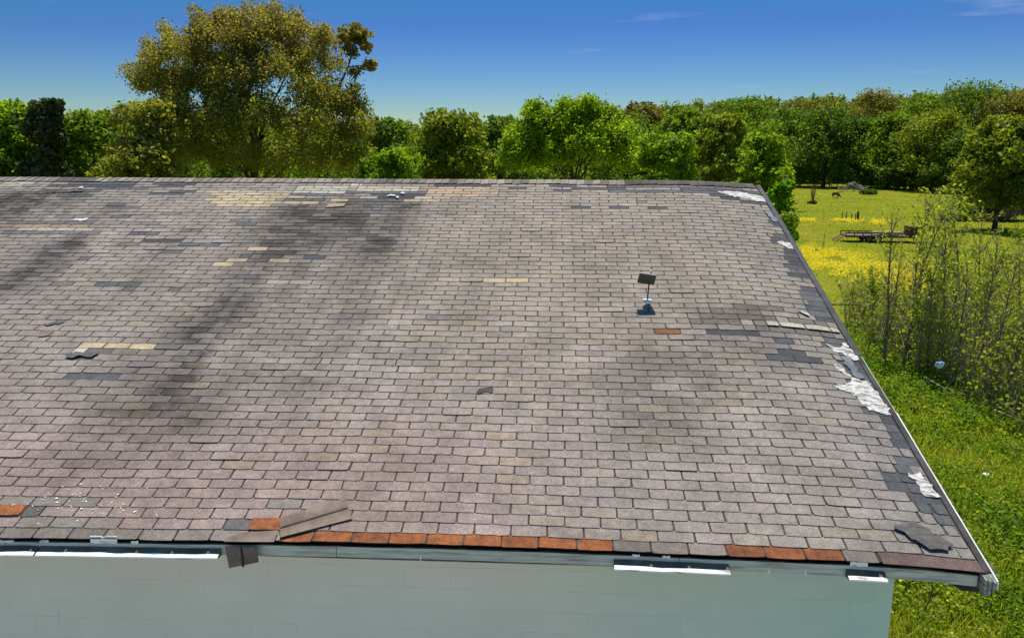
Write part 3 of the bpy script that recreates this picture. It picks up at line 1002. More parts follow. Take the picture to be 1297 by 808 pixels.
# small panel on a pole
b0 = roof_pt(18.93, 33.2)
t = empty('panel_light', b0)
tag(t, 'small dark panel on a thin pole with a round white base, standing on the roof', 'light')
m_ = MB(); m_.box((0, 0, .008), (.10, .08, .014), (RP, 0, 0)); m_.lathe([(.016, .01), (.016, .05)], 10)
m_.build('mount', M['steel'], t, bevel=.002)
m_ = MB(); m_.lathe([(.020, .035), (.048, .05), (.062, .075), (.060, .088), (.02, .094)], 20, Matrix.Rotation(R(6), 4, 'Y') @ Matrix.Rotation(R(8), 4, 'X'))
m_.build('white_dome', M['whiteplastic'], t, True)
m_ = MB(); m_.tube([(.006, -.01, .06), (.008, -.004, .13), (.02, .006, .30)], [.009, .0085, .0085], 8)
m_.tube([(.006, -.012, .085), (.034, -.03, .055), (.030, -.02, .02)], [.012, .012, .009], 8)
m_.build('pole', M['black'], t, True)
rm = Matrix.Rotation(R(8), 3, 'Y') @ Matrix.Rotation(R(27), 3, 'X')
m_ = MB(); m_.box((-.010, .01, .345), (.205, .014, .145), rm)
pn = m_.build('panel', M['panelface'], t, bevel=.003)
m_ = MB(); m_.box(Vector((-.010, .01, .345)) + rm @ Vector((0, .002, .075)), (.210, .020, .007), rm)
for sx in (-1, 1): m_.box(Vector((-.010, .01, .345)) + rm @ Vector((sx * .1035, 0, 0)), (.005, .018, .145), rm)
m_.build('frame', M['whiteplastic'] if False else M['steel'], t)
m_ = MB(); m_.tube([(.02, .02, .38), (.045, .035, .425), (.052, .04, .455)], [.010, .014, .017], 8)
m_.build('sensor', M['whiteplastic'], t, True)

# loose shingles at the eave
def slab(pts, th, name, mat, parent=None):
    m_ = MB()
    n = len(pts)
    P = [Vector(p) for p in pts]
    nrm = (P[1] - P[0]).cross(P[2] - P[0]).normalized()
    if nrm.z < 0: nrm = -nrm
    m_.add([p + nrm * th for p in P] + P, [tuple(range(n)), tuple(range(2 * n - 1, n - 1, -1))] + [(i, i + n, (i + 1) % n + n, (i + 1) % n) for i in range(n)])
    o = m_.build(name, mat, parent)
    bmf = bmesh.new(); bmf.from_mesh(o.data); bmesh.ops.recalc_face_normals(bmf, faces=bmf.faces); bmf.to_mesh(o.data); bmf.free()
    return o
t = empty('loose_shingle', roof_pt(8.3, 64))
tag(t, 'brown turned-over shingle strip lying askew above the orange starter row', 'shingle')
inv = Vector(t.location)
def L_(u, k, h): return roof_pt(u, k, h) - inv
slab([L_(7.62, 63.6, .045), L_(9.22, 61.55, .03), L_(9.36, 62.4, .026), L_(7.66, 64.42, .034)], .004, 'upper_flap', M['looseback'], t)
slab([L_(7.66, 64.48, .028), L_(9.36, 62.45, .020), L_(9.58, 63.42, .018), L_(7.78, 65.30, .026)], .004, 'lower_flap', M['looseback'], t)
slab([L_(7.64, 64.38, .036), L_(9.37, 62.36, .028), L_(9.38, 62.5, .028), L_(7.70, 64.52, .036)], .002, 'fold_line', M['tar'], t)
t = empty('bent_shingle', roof_pt(7.0, 65.2))
tag(t, 'torn shingle bent over the eave, its end hanging down in front of the fascia', 'shingle')
inv = Vector(t.location)
slab([L_(6.62, 64.95, .030), L_(7.66, 64.72, .032), L_(7.66, 65.75, .030), L_(6.28, 65.78, .030), L_(6.3, 65.5, .030)], .004, 'top_flap', M['looseback'], t)
x0, x1 = (6.30 - 15) * PW, (7.18 - 15) * PW
yy = YF - .045
z0 = H - .085
m_ = MB()
pts = [(x0, yy, z0), (x1, yy, z0), (x1 + .012, yy - .015, z0 - .125), (x0 + .035, yy - .035, z0 - .175)]
slab([Vector(p) - inv for p in pts], .005, 'hanging_flap', mat_noise('flap_back', (.14, .10, .08), (.24, .18, .14), scale=6, rough=.85, fine=90), t)
xm = x0 + .13
slab([Vector(p) - inv for p in ((xm, yy - .003, z0), (xm + .012, yy - .003, z0), (xm + .035, yy - .036, z0 - .16), (xm + .018, yy - .036, z0 - .163))], .009, 'tar_stripe', M['tar'], t)

def loose(poly, name, mat, h, label, cat, seed=0, rough=.006):
    o = patch(poly, name, mat, h, None, None, rough=rough, seed=seed)
    c = sum((v.co for v in o.data.vertices), Vector()) / len(o.data.vertices)
    o.data.transform(Matrix.Translation(-c)); o.location = c
    return tag(o, label, cat)
loose([(24.55, 62.3), (24.85, 61.75), (25.15, 61.6), (25.95, 63.55), (25.55, 64.05), (25.15, 63.95)], 'loose_felt', M['darkloose'], .034, 'dark torn piece of roofing felt lying on the lower right corner of the roof', 'roofing felt', 3, .004)
loose([(-5.1, 39.9), (-4.75, 39.5), (-4.55, 39.9), (-4.7, 40.6), (-5.0, 40.7)], 'shingle_scrap', M['looseback'], .02, 'small rounded grey brown scrap on the left of the roof', 'shingle scrap', 9)
loose([(-5.3, 38.4), (-4.5, 37.5), (-4.55, 38.1), (-5.0, 38.6)], 'shingle_scrap', M['darkloose'], .02, 'small dark sliver just above the rounded grey scrap', 'shingle scrap', 4)
loose([(-13.6, 3.7), (-12.7, 3.35), (-11.8, 3.1), (-11.2, 3.35), (-11.9, 3.6), (-12.9, 4.0)], 'curled_shingle', mat_noise('red_brown_scrap', (.06, .03, .025), (.15, .07, .05), scale=8, rough=.8), .05, 'reddish brown curled scrap near the left end of the ridge', 'shingle scrap', 5, .012)
loose([(-11.7, 2.9), (-11.5, 2.7), (-11.35, 3.3), (-11.55, 3.4)], 'curled_tip', M['white_patch'], .075, 'pale chip sticking up beside the reddish brown scrap', 'shingle scrap', 6, .02)
loose([(-9.7, 12.8), (-9.05, 12.8), (-9.1, 13.35), (-9.8, 13.35)], 'white_scrap', M['drip'], .016, 'small clean white rectangular scrap on the upper left of the roof', 'scrap', 7, .002)
for i, (u_, k_, du, dk_, lb) in enumerate(((6.2, 4.6, .24, .5, 'biggest white chip in the dark hole below the ridge'), (6.75, 3.6, .12, .4, 'uppermost white chip beside the hole below the ridge'), (6.6, 5.3, .07, .5, 'thin upright white chip at the bottom of the ridge hole'))):
    loose([(u_ - du, k_ + dk_ * .4), (u_ - du * .3, k_ - dk_), (u_ + du, k_ - dk_ * .3), (u_ + du, k_ + dk_ * .7)], 'white_chip', M['white_patch'], .03, lb, 'chip', 10 + i, .01)
loose([(-3.1, 44.1), (-2.9, 43.4), (-2.2, 43.6), (-1.95, 43.3), (-2.05, 44.2), (-2.5, 44.0), (-2.75, 44.4)], 'curled_felt', M['darkloose'], .028, 'dark ragged curled felt piece below the short row of tan shingles', 'roofing felt', 8, .010)

# tar paper hanging under the eave corner with a wire
t = empty('hanging_felt', (3.2, -.05, H - .22))
tag(t, 'black tar paper scrap hanging under the eave beside the wall corner', 'tar paper')
a = Vector(t.location)
slab([Vector(p) - a for p in ((3.02, -.09, H - .225), (3.50, -.10, H - .225), (3.49, -.13, H - .34), (3.36, -.12, H - .335), (3.28, -.11, H - .29))], .006, 'sheet', M['tar'], t)
m_ = MB(); m_.tube([Vector(p) - a for p in ((3.12, -.10, H - .23), (3.135, -.11, H - .33), (3.12, -.12, H - .42), (3.08, -.13, H - .52))], [.005] * 4, 6)
m_.build('wire', M['tar'], t)

# ------------------------------------------------------------------ foliage
def leaf_mesh(name, pos, nrm, size, tint, mat, parent=None, aspect=1.6):
    n = len(pos)
    a = np.cross(nrm, rng.normal(size=(n, 3)))
    a /= np.linalg.norm(a, axis=1)[:, None] + 1e-9
    b = np.cross(nrm, a)
    sz = (size * rng.uniform(.6, 1.3, n))[:, None]
    L, W_ = a * sz * .5 * aspect ** .5, b * sz * .5 / aspect ** .5
    v = np.empty((n, 4, 3), np.float32)
    bend = nrm * sz * .12
    v[:, 0] = pos - L; v[:, 1] = pos + W_ + bend; v[:, 2] = pos + L; v[:, 3] = pos - W_ + bend
    me = bpy.data.meshes.new(name)
    me.vertices.add(4 * n)
    me.vertices.foreach_set('co', v.ravel())
    me.loops.add(4 * n)
    me.loops.foreach_set('vertex_index', np.arange(4 * n, dtype=np.int32))
    me.polygons.add(n)
    me.polygons.foreach_set('loop_start', np.arange(0, 4 * n, 4, dtype=np.int32))
    me.polygons.foreach_set('loop_total', np.full(n, 4, np.int32))
    me.update(calc_edges=True)
    at = me.color_attributes.new('tint', 'FLOAT_COLOR', 'POINT')
    c = np.ones((n, 4, 4), np.float32)
    c[:, :, 0] = np.clip(tint[:, 0], 0, 1)[:, None]
    c[:, :, 1] = tint[:, 1][:, None]
    at.data.foreach_set('color', c.ravel())
    me.materials.append(mat)
    o = bpy.data.objects.new(name, me)
    C.objects.link(o)
    if parent: o.parent = parent
    return o

def crown_points(lobes, n, clump_r, squash=.85, zt=None, hue=(.5, .25), cz=.8):
    """leaves gathered into clumps that sit on the shell of each lobe"""
    lobes = np.array(lobes, float)
    wgt = lobes[:, 3] ** 2
    nc = int(max(12, (wgt.sum() * 4 * math.pi * .55) / (clump_r ** 2 * 2.0)))
    li = rng.choice(len(lobes), nc, p=wgt / wgt.sum())
    d = rng.normal(size=(nc, 3)); d /= np.linalg.norm(d, axis=1)[:, None]
    d[:, 2] = np.where(d[:, 2] < -.3, -d[:, 2] * .6, d[:, 2])
    rr = lobes[li, 3] * rng.uniform(.5, 1.12, nc)
    cc = lobes[li, :3] + d * rr[:, None] * np.array((1, 1, squash))
    cr2 = clump_r * rng.uniform(.5, 1.35, nc)
    ch = rng.normal(hue[0], hue[1], nc)
    cb = rng.uniform(.78, 1.2, nc)
    k = rng.choice(nc, n, p=cr2 ** 2 / (cr2 ** 2).sum())
    e = rng.normal(size=(n, 3)); e /= np.linalg.norm(e, axis=1)[:, None]
    rad = rng.uniform(.35, 1.0, n) ** .6
    p = cc[k] + e * (cr2[k] * rad)[:, None] * np.array((1, 1, cz))
    spr = rng.random(n) < .07                          # stray sprigs roughen the outline
    p[spr] += (e[spr] + np.array((0, 0, .5))) * (cr2[k][spr] * rng.exponential(.3, spr.sum()))[:, None]
    nr = e * .35 + d[k] * .15 + rng.normal(size=(n, 3)) * .8 + np.array((0, 0, .25))
    nr /= np.linalg.norm(nr, axis=1)[:, None]
    t = np.stack([ch[k] + rng.normal(0, .16, n), cb[k] * rng.uniform(.75, 1.25, n)], 1)
    return p, nr, t, cc

def add_wood(root, h, r, lobes, nl, seed, lean=0, mat=None):
    rnd = random.Random(seed)
    mat = mat or M['bark']
    m_ = MB()
    top = h * .72
    pts = [(0, 0, -.3)]
    for i in range(1, 7):
        t = i / 6
        pts.append((lean * t * t + rnd.uniform(-.04, .04) * h * t, rnd.uniform(-.03, .03) * h * t, top * t))
    m_.tube(pts, [r * (1 - .8 * i / 6) * (1.25 if i == 0 else 1) for i in range(7)], 8)
    m_.build('trunk', mat, root, True)
    ls = sorted(lobes, key=lambda l: -l[3])[:nl]
    for l in ls:
        t = min(.8, max(.22, (l[2] / top) * .55))
        i = int(t * 6); f = t * 6 - i
        p0 = Vector(pts[i]).lerp(Vector(pts[min(6, i + 1)]), f)
        p1 = Vector(l[:3])
        mid = p0.lerp(p1, .5) + Vector((rnd.uniform(-.1, .1), rnd.uniform(-.1, .1), rnd.uniform(-.02, .08))) * (p1 - p0).length
        mm = MB()
        rr = r * (.45 - .25 * t)
        mm.tube([p0, p0.lerp(mid, .5) + Vector((0, 0, .02 * h)), mid, mid.lerp(p1, .6), p1], [rr, rr * .8, rr * .6, rr * .4, rr * .15], 6)
        for q in range(3):
            e = p1 + Vector((rnd.uniform(-1, 1), rnd.uniform(-1, 1), rnd.uniform(.1, 1))) * l[3] * .8
            mm.tube([mid.lerp(p1, .5), mid.lerp(e, .6), e], [rr * .4, rr * .25, rr * .06], 5)
        mm.build('limb', mat, root, True)

def tree(name, px, D, top, wpx, mat, label, cat='tree', n=5000, leaf=.5, seed=0, low=.12, lobes_px=None, hue=(.5, .25), nl=5, tr=None, group=None, depth=.8, clump=None, nlobe=20, cz=1.1, basew=1.0, flat=.85, fill=.5):
    """tree standing at picture column px, D metres off, with crown top and width as seen"""
    g = at_dist(px, D)
    root = empty(name, g)
    tag(root, label, cat, group)
    sc = D / FPX
    zt = z_at(top, D) - g.z
    W = wpx * sc
    rnd = random.Random(seed * 13 + 5)
    if lobes_px:
        lobes = []
        for (lx, ly, lr) in lobes_px:
            r = lr * sc
            for q in range(3):
                dy = -(zt - (z_at(ly, D) - g.z)) * (0, .22, .42)[q] + rnd.uniform(-.3, .3) * W * depth
                k_ = (D + dy) / D
                lobes.append(((lx - px) * sc * k_ + dy * g.x / D, dy, z_at(ly, D + dy) - g.z, r * k_ * (1 if q == 0 else .9)))
    else:
        lobes = []
        zb = zt * low
        for q in range(nlobe):
            f = (q + .5) / nlobe
            z = zb + (zt - zb) * (f ** .8)
            env = math.sin(math.pi * min(1, (.18 + .82 * (1 - f)) ** .75 * .62)) if basew < .9 else (1 - .62 * max(0, f - .35) / .65)
            r = W * rnd.uniform(.15, .27) * (1 - .2 * f)
            ang = q * 2.4 + rnd.uniform(-.4, .4)
            rad = max(0, W / 2 * env - r * .6) * rnd.uniform(.6, 1.05)
            lobes.append((math.cos(ang) * rad, math.sin(ang) * rad * depth - (1 - f) * W * .22, min(z + rnd.uniform(-.05, .05) * zt, zt - r * flat), r))
        lobes.append((rnd.uniform(-.15, .15) * W, 0, zt - W * .16, W * .17))
    n = int(n * 1.7)
    p, nr, t, cc = crown_points(lobes, n, clump or max(leaf * 1.5, W * .045), flat, hue=hue, cz=cz)
    keep = p[:, 2] < zt * 1.02
    leaf_mesh('crown', p[keep], nr[keep], leaf, t[keep], mat, root)
    add_wood(root, zt, tr or max(.12, zt * .022), lobes, nl, seed)
    return root

# hero tree behind the ridge
hl = [(275, 42, 24), (288, 26, 11), (302, 30, 17), (384, 48, 24), (340, 24, 15), (411, 56, 18), (425, 92, 20), (430, 60, 10), (205, 85, 18), (184, 112, 13), (320, 88, 38), (270, 85, 32), (380, 78, 30), (228, 112, 28), (300, 140, 38), (345, 62, 44), (322, 32, 20), (356, 34, 20), (296, 58, 34), (262, 52, 22), (240, 78, 36), (226, 50, 10), (205, 112, 34), (190, 95, 14), (252, 118, 44), (305, 110, 46), (368, 100, 44), (402, 82, 24), (418, 62, 16), (404, 128, 40), (440, 138, 24), (452, 122, 14),
      (220, 160, 36), (275, 165, 46), (335, 160, 48), (395, 168, 44), (438, 175, 26), (195, 190, 40), (250, 200, 44), (310, 205, 46), (370, 205, 44), (425, 205, 36), (455, 190, 12)]
hl = [(320 + (x_ - 320) * .95, y_ + max(0, 80 - y_) * .12, r_ * .86) for x_, y_, r_ in hl]
hl += [(263, 28, 8), (326, 20, 8), (357, 22, 8), (378, 34, 9), (412, 52, 9), (224, 46, 7), (205, 66, 9), (177, 98, 9), (444, 150, 20), (450, 168, 16), (452, 200, 16), (232, 138, 22), (216, 152, 26), (410, 140, 26)]
hero = tree('large_tree', 320, 70, 14, 300, M['lf_hero'], 'largest tree, tall olive gold crown rising high above the ridge', 'tree', n=84000, leaf=.165, seed=1, lobes_px=hl, hue=(.45, .22), nl=12, tr=.5, depth=.33, clump=.42, cz=1.55, fill=.62)
# colour of its leaves turns bronze towards the top
cm = [c for c in hero.children if c.name.startswith('crown')][0].data
nv = len(cm.vertices)
co = np.empty(nv * 3, np.float32); cm.vertices.foreach_get('co', co); co = co.reshape(-1, 3)
ca = np.empty(nv * 4, np.float32); cm.color_attributes['tint'].data.foreach_get('color', ca); ca = ca.reshape(-1, 4)
ca[:, 0] = np.clip(ca[:, 0] * .75 + .55 * (co[:, 2] - 7) / 12, 0, 1)
cm.color_attributes['tint'].data.foreach_set('color', ca.ravel())
# the lone branch standing out on its right side
m_ = MB()
sc = 70 / FPX
def hp(x, y, dy=0): return Vector(((x - 320) * sc, dy, z_at(y, 70) - hero.location.z))
m_.tube([hp(400, 135), hp(428, 112), hp(438, 92), hp(446, 66), hp(447, 50)], [.16, .11, .08, .05, .02], 6)
m_.tube([hp(438, 92), hp(452, 90), hp(464, 92)], [.05, .04, .015], 5)
m_.tube([hp(440, 85), hp(434, 74), hp(436, 62)], [.05, .04, .015], 5)
m_.build('side_branch', M['bark'], hero, True)
p, nr, t, cc = crown_points([(*hp(446, 62), 17 * sc), (*hp(438, 74), 9 * sc), (*hp(458, 70), 8 * sc), (*hp(461, 94), 9 * sc), (*hp(445, 98), 6 * sc), (*hp(452, 52), 9 * sc)], 2300, .4, .9, hue=(.8, .2))
leaf_mesh('side_crown', p, nr, .24, t, M['lf_hero'], hero)

T = tree
T('oak_tree', 22, 95, 141, 108, M['lf_bright'], 'rounded fresh green tree at the far left edge beyond the ridge', n=7000, leaf=.42, seed=2, hue=(.3, .25), low=.05)
T('pine_tree', 64, 88, 140, 46, M['lf_pine'], 'dark pine with bare lower trunk, right of the far left green tree', n=7500, leaf=.42, seed=3, low=.38, hue=(.4, .2), nl=6, flat=.5, clump=.8)
T('green_tree', 118, 92, 149, 124, M['lf_mid'], 'green tree between the dark pine and the large olive tree', n=7500, leaf=.42, seed=4, hue=(.6, .25), low=.03)
T('olive_tree', 184, 66, 138, 118, M['lf_hero'], 'lower yellow olive tree tucked against the left side of the largest tree', n=9000, leaf=.27, seed=5, hue=(.45, .15), low=.0, clump=.6)
T('dark_tree', 492, 120, 152, 96, M['lf_dark'], 'dark green tree just right of the largest tree', n=5000, leaf=.5, seed=6, hue=(.7, .25), low=.05)
T('green_bush', 496, 62, 190, 112, M['lf_bright'], 'low bright green bush peeping over the ridge right of the largest tree', 'bush', n=6000, leaf=.3, seed=7, hue=(.3, .2), low=.0, flat=.6)
T('olive_tree', 572, 100, 141, 122, M['lf_olive'], 'round topped olive green tree in the middle of the ridge line', n=9000, leaf=.4, seed=8, hue=(.45, .2), low=.03)
T('dark_tree', 636, 120, 150, 92, M['lf_dark'], 'dark tree between the round olive tree and the bright feathery tree', n=4500, leaf=.5, seed=9, hue=(.7, .25), low=.03)
bl = [(700, 165, 30), (680, 150, 20), (676, 138, 10), (725, 150, 28), (748, 140, 18), (742, 130, 9), (665, 185, 26), (700, 200, 32), (740, 190, 34), (775, 170, 28), (790, 195, 30), (655, 205, 24), (770, 150, 16), (714, 134, 8), (650, 170, 10), (810, 210, 25)]
T('feathery_tree', 725, 52, 124, 180, M['lf_bright'], 'broad bright green feathery tree standing just behind the middle of the ridge', n=26000, leaf=.16, seed=10, cz=1.5, lobes_px=bl, hue=(.55, .25), nl=9, depth=.35, clump=.3)
T('bright_bush', 846, 46, 170, 116, M['lf_bright'], 'dense bright bush right of the feathery tree, touching the ridge line', 'bush', n=9000, leaf=.2, seed=11, hue=(.3, .2), low=.0, clump=.35)
T('bronze_tree', 812, 150, 132, 96, M['lf_brown'], 'bronze tinged tree showing behind the right side of the feathery tree', n=4500, leaf=.6, seed=12, low=.1)
T('mid_tree', 868, 120, 138, 100, M['lf_mid'], 'mid green tree above the dense bright bush', n=6500, leaf=.48, seed=13, hue=(.55, .2), low=.03)
T('olive_tree', 912, 105, 146, 84, M['lf_olive'], 'narrow olive tree leaning right, above the right third of the ridge', n=6500, leaf=.42, seed=14, low=.03)
T('pale_tree', 966, 75, 172, 84, M['lf_bright'], 'soft pale green tree right behind the right end of the ridge', n=9000, leaf=.28, seed=15, hue=(.45, .15), low=.0, clump=.5)
T('small_tree', 990, 26, 226, 46, M['lf_lush'], 'small leafy tree squeezed against the upper right corner of the roof', n=5200, leaf=.12, seed=16, hue=(.75, .2), low=.0, clump=.2, tr=.06)
T('shrub', 1001, 24, 268, 30, M['lf_sap'], 'thin shrub beside the upper rake edge, below the small leafy tree', 'shrub', n=900, leaf=.09, seed=17, hue=(.3, .2), low=.2, clump=.2, tr=.03)
row = [
 (948, 215, 124, 66, 'lf_mid', 'broad mid green treeline tree just right of the narrow olive tree'),
 (1000, 205, 138, 56, 'lf_dark', 'dark green treeline tree left of the thin dead shrub in the pasture'),
 (1018, 230, 130, 50, 'lf_brown', 'bronze topped treeline tree behind the dark green ones'),
 (1046, 200, 137, 60, 'lf_dark', 'dark green treeline tree standing behind the brown grazing animal'),
 (1086, 205, 150, 52, 'lf_dark', 'lower dark tree directly behind the pile of pale logs'),
 (1104, 232, 118, 60, 'lf_brown', 'bronze treeline tree rising above the log pile'),
 (1128, 200, 146, 50, 'lf_mid', 'green treeline tree just right of the log pile'),
 (1162, 222, 128, 64, 'lf_mid', 'mid green treeline tree with a rounded top right of centre'),
 (1184, 190, 144, 66, 'lf_olive', 'yellowish olive treeline tree in front of its darker neighbours'),
 (1226, 225, 113, 84, 'lf_dark', 'tallest dark green tree of the right hand treeline'),
 (1150, 195, 175, 44, 'lf_dark', 'short dark tree at the foot of the right hand treeline'),
 (1280, 218, 124, 70, 'lf_brown', 'bronze tree at the right edge of the treeline'),
 (1218, 185, 168, 60, 'lf_dark', 'dark lower tree left of the large drooping willow'),
]
for i, (px, D, top, wd, mt, lb) in enumerate(row):
    T('treeline_tree', px, D * 1.22, top, wd * 1.55, M[mt], lb, n=5600, leaf=.6, seed=20 + i, low=-.02, group='trees of the treeline beyond the pasture', nl=4)
T('willow_tree', 1272, 118, 154, 118, M['lf_olive'], 'large drooping yellow green willow at the right edge of the pasture', n=15000, leaf=.42, seed=40, low=.2, hue=(.4, .2), clump=.9, depth=.8)

# woods behind everything, read as one mass
P_, N_, T_ = [], [], []
for i in range(190):
    px = -80 + 1460 * i / 189 + random.uniform(-6, 6)
    D = random.uniform(292, 335)
    top = np.interp(px, [-80, 60, 150, 470, 560, 660, 780, 860, 940, 1100, 1230, 1300, 1400], [158, 152, 152, 156, 161, 150, 136, 130, 128, 126, 121, 126, 126]) + random.uniform(-5, 5)
    g = at_dist(px, D)
    sc = D / FPX
    zt = z_at(top, D)
    lob = []
    for q in range(8):
        r = random.uniform(2.8, 4.6)
        lob.append((g.x + random.uniform(-4, 4), g.y + random.uniform(-4, 4), g.z + 2 + (zt - g.z - r - 2) * (q / 7), r))
    p, nr, t, cc = crown_points(lob, 1700, 1.2, .85, hue=(random.uniform(.2, .8), .12))
    keep = p[:, 2] < zt + .5
    P_.append(p[keep]); N_.append(nr[keep]); T_.append(t[keep])
o = leaf_mesh('far_woods', np.vstack(P_), np.vstack(N_), .85, np.vstack(T_), mat_leaf('leaf_far_woods', (.055, .095, .010), (.13, .17, .018), .46, c3=(.24, .19, .05)))
tag(o, 'continuous far woods behind the nearer trees', 'woods', kind='stuff')
# woods at middle distance that close the gaps between the single trees
P_, N_, T_ = [], [], []
for i in range(74):
    px = -40 + 1030 * i / 73 + random.uniform(-5, 5)
    D = random.uniform(135, 165)
    top = np.interp(px, [-40, 150, 470, 560, 680, 800, 990], [154, 156, 160, 162, 158, 146, 142]) + random.uniform(-3, 8)
    g = at_dist(px, D)
    zt = z_at(top, D)
    lob = [(g.x + random.uniform(-2.5, 2.5), g.y + random.uniform(-3, 3), g.z + 1 + (zt - g.z - 3) * (q / 6), random.uniform(1.5, 2.7)) for q in range(7)]
    p, nr, t, cc = crown_points(lob, 900, .7, .85, hue=(random.uniform(.15, .8), .12), cz=1.1)
    keep = p[:, 2] < zt + .4
    P_.append(p[keep]); N_.append(nr[keep]); T_.append(t[keep])
o = leaf_mesh('middle_woods', np.vstack(P_), np.vstack(N_), .5, np.vstack(T_), M['lf_mid'])
tag(o, 'woods closing the gaps between the trees behind the ridge', 'woods', kind='stuff')
# dark undergrowth closing the foot of the woods
P_, N_, T_ = [], [], []
for i in range(150):
    px = -60 + 1440 * i / 149
    D = random.uniform(264, 284)
    g = at_dist(px, D)
    p, nr, t, cc = crown_points([(g.x, g.y, g.z + random.uniform(0, 1.5), random.uniform(2.4, 4)), (g.x, g.y + 3, g.z + 5, 4)], 700, .9, .9, hue=(.3, .2))
    P_.append(p); N_.append(nr); T_.append(t)
o = leaf_mesh('undergrowth', np.vstack(P_), np.vstack(N_), .7, np.vstack(T_), M['lf_dark'])
tag(o, 'dark undergrowth at the foot of the far woods', 'undergrowth', kind='stuff')

# ------------------------------------------------------------------ saplings of the thicket on the right
def sapling_meshes(seed, h, nb, leaves, leafmat, spread=.3, lsz=.07):
    rnd = random.Random(seed)
    trunk, br = MB(), MB()
    pts = [Vector((0, 0, -.1))]
    d = Vector((rnd.uniform(-.12, .12), rnd.uniform(-.12, .12), 1)).normalized()
    n = 9
    for i in range(n):
        d = (d + Vector((rnd.uniform(-.11, .11), rnd.uniform(-.11, .11), .05))).normalized()
        pts.append(pts[-1] + d * (h / n))
    r0 = .011 * h + .006
    trunk.tube(pts, [r0 * (1 - .88 * i / n) for i in range(n + 1)], 6)
    tips = []
    for b in range(nb):
        t = rnd.uniform(.12, .97)
        i = int(t * n); f = t * n - i
        p = pts[i].lerp(pts[min(n, i + 1)], f)
        L = h * spread * rnd.uniform(.35, 1.1) * (1.2 - .7 * t)
        a = rnd.uniform(0, 6.283)
        dd = Vector((math.cos(a), math.sin(a), rnd.uniform(.5, 1.6))).normalized()
        q = [p]
        for s in range(4):
            dd = (dd + Vector((rnd.uniform(-.25, .25), rnd.uniform(-.25, .25), rnd.uniform(-.02, .22)))).normalized()
            q.append(q[-1] + dd * L / 4)
        rb = r0 * (.42 - .25 * t)
        br.tube(q, [rb, rb * .75, rb * .55, rb * .38, .0025], 4, False)
        for w_ in range(rnd.randint(3, 5)):
            k = rnd.randint(1, 4)
            s = q[k]
            e = s + (dd + Vector((rnd.uniform(-.9, .9), rnd.uniform(-.9, .9), rnd.uniform(-.1, .8)))).normalized() * L * rnd.uniform(.2, .5)
            m = s.lerp(e, .5) + Vector((rnd.uniform(-.03, .03), rnd.uniform(-.03, .03), .02))
            br.tube([s, m, e], [rb * .35 + .001, .003, .002], 3, False)
            tips += [m, e]
        tips.append(q[-1])
    return trunk, br, tips

sap_proto = []
for i, (h, nb, lv, spd) in enumerate(((5.6, 38, 620, .30), (6.2, 40, 300, .27), (4.6, 42, 1500, .34), (5.0, 36, 480, .36), (3.4, 38, 1300, .36), (6.0, 34, 120, .28))):
    tr_, br_, tips = sapling_meshes(100 + i, h, nb, lv, None, spd)
    root = empty('bare_sapling', (0, 0, 0))
    tr_.build('trunk', M['twig'], root, True)
    br_.build('branches', M['twig'], root)
    tp = np.array([tuple(t_) for t_ in tips])
    k = rng.integers(0, len(tp), lv)
    pos = tp[k] + rng.normal(size=(lv, 3)) * .07
    nr = rng.normal(size=(lv, 3)) + np.array((0, 0, .6)); nr /= np.linalg.norm(nr, axis=1)[:, None]
    leaf_mesh('leaves', pos, nr, .085, np.stack([rng.uniform(0, 1, lv), rng.uniform(.7, 1.3, lv)], 1), M['lf_sap'], root)
    sap_proto.append([root, h, False])

saps = [  # base column, base row, top row, kind, label
 (1093, 470, 372, 2, 'short twiggy sapling nearest the middle of the rake edge'),
 (1120, 472, 262, 1, 'tall thin sapling second from the roof edge'),
 (1143, 478, 248, 3, 'forked sapling rising through the front of the trailer'),
 (1152, 470, 236, 1, 'tall straight sapling right behind the trailer neck'),
 (1160, 488, 300, 0, 'sapling left of the blue bag'),
 (1172, 486, 330, 2, 'leafy leaning sapling just left of the blue bag'),
 (1186, 478, 252, 0, 'tall crooked sapling behind the blue bag'),
 (1207, 498, 300, 0, 'slim pale barked sapling just right of the blue bag'),
 (1222, 470, 300, 2, 'leafiest sapling with a bright green head, right of the blue bag'),
 (1200, 455, 238, 3, 'tall Y shaped sapling standing above the yellow flowers'),
 (1240, 500, 275, 5, 'bare upright sapling between the leafy one and the right edge group'),
 (1257, 515, 290, 1, 'bare sapling leaning left near the right edge'),
 (1268, 522, 250, 5, 'tallest bare sapling near the right edge'),
 (1283, 530, 320, 3, 'bushy bare sapling at the right edge'),
 (1294, 540, 300, 0, 'sapling cut by the right edge of the view'),
 (1108, 440, 330, 4, 'low leafy sapling beside the wooden rail fence'),
 (1135, 430, 290, 5, 'thin sapling in front of the yellow flower patch'),
 (1178, 440, 285, 5, 'thin grey sapling at the right end of the flower patch'),
 (1232, 440, 262, 0, 'slender sapling behind the leafiest one'),
 (1250, 430, 300, 4, 'rounded leafy sapling at the right behind the bare ones'),
 (1290, 430, 275, 2, 'leafy sapling behind the right edge group'),
 (1075, 412, 345, 4, 'smallest leafy sapling by the rake edge below the flowers'),
 (1275, 400, 300, 1, 'thin far sapling right of the leafy head'),
 (1212, 400, 300, 4, 'small leafy sapling far behind the pale barked one'),
]
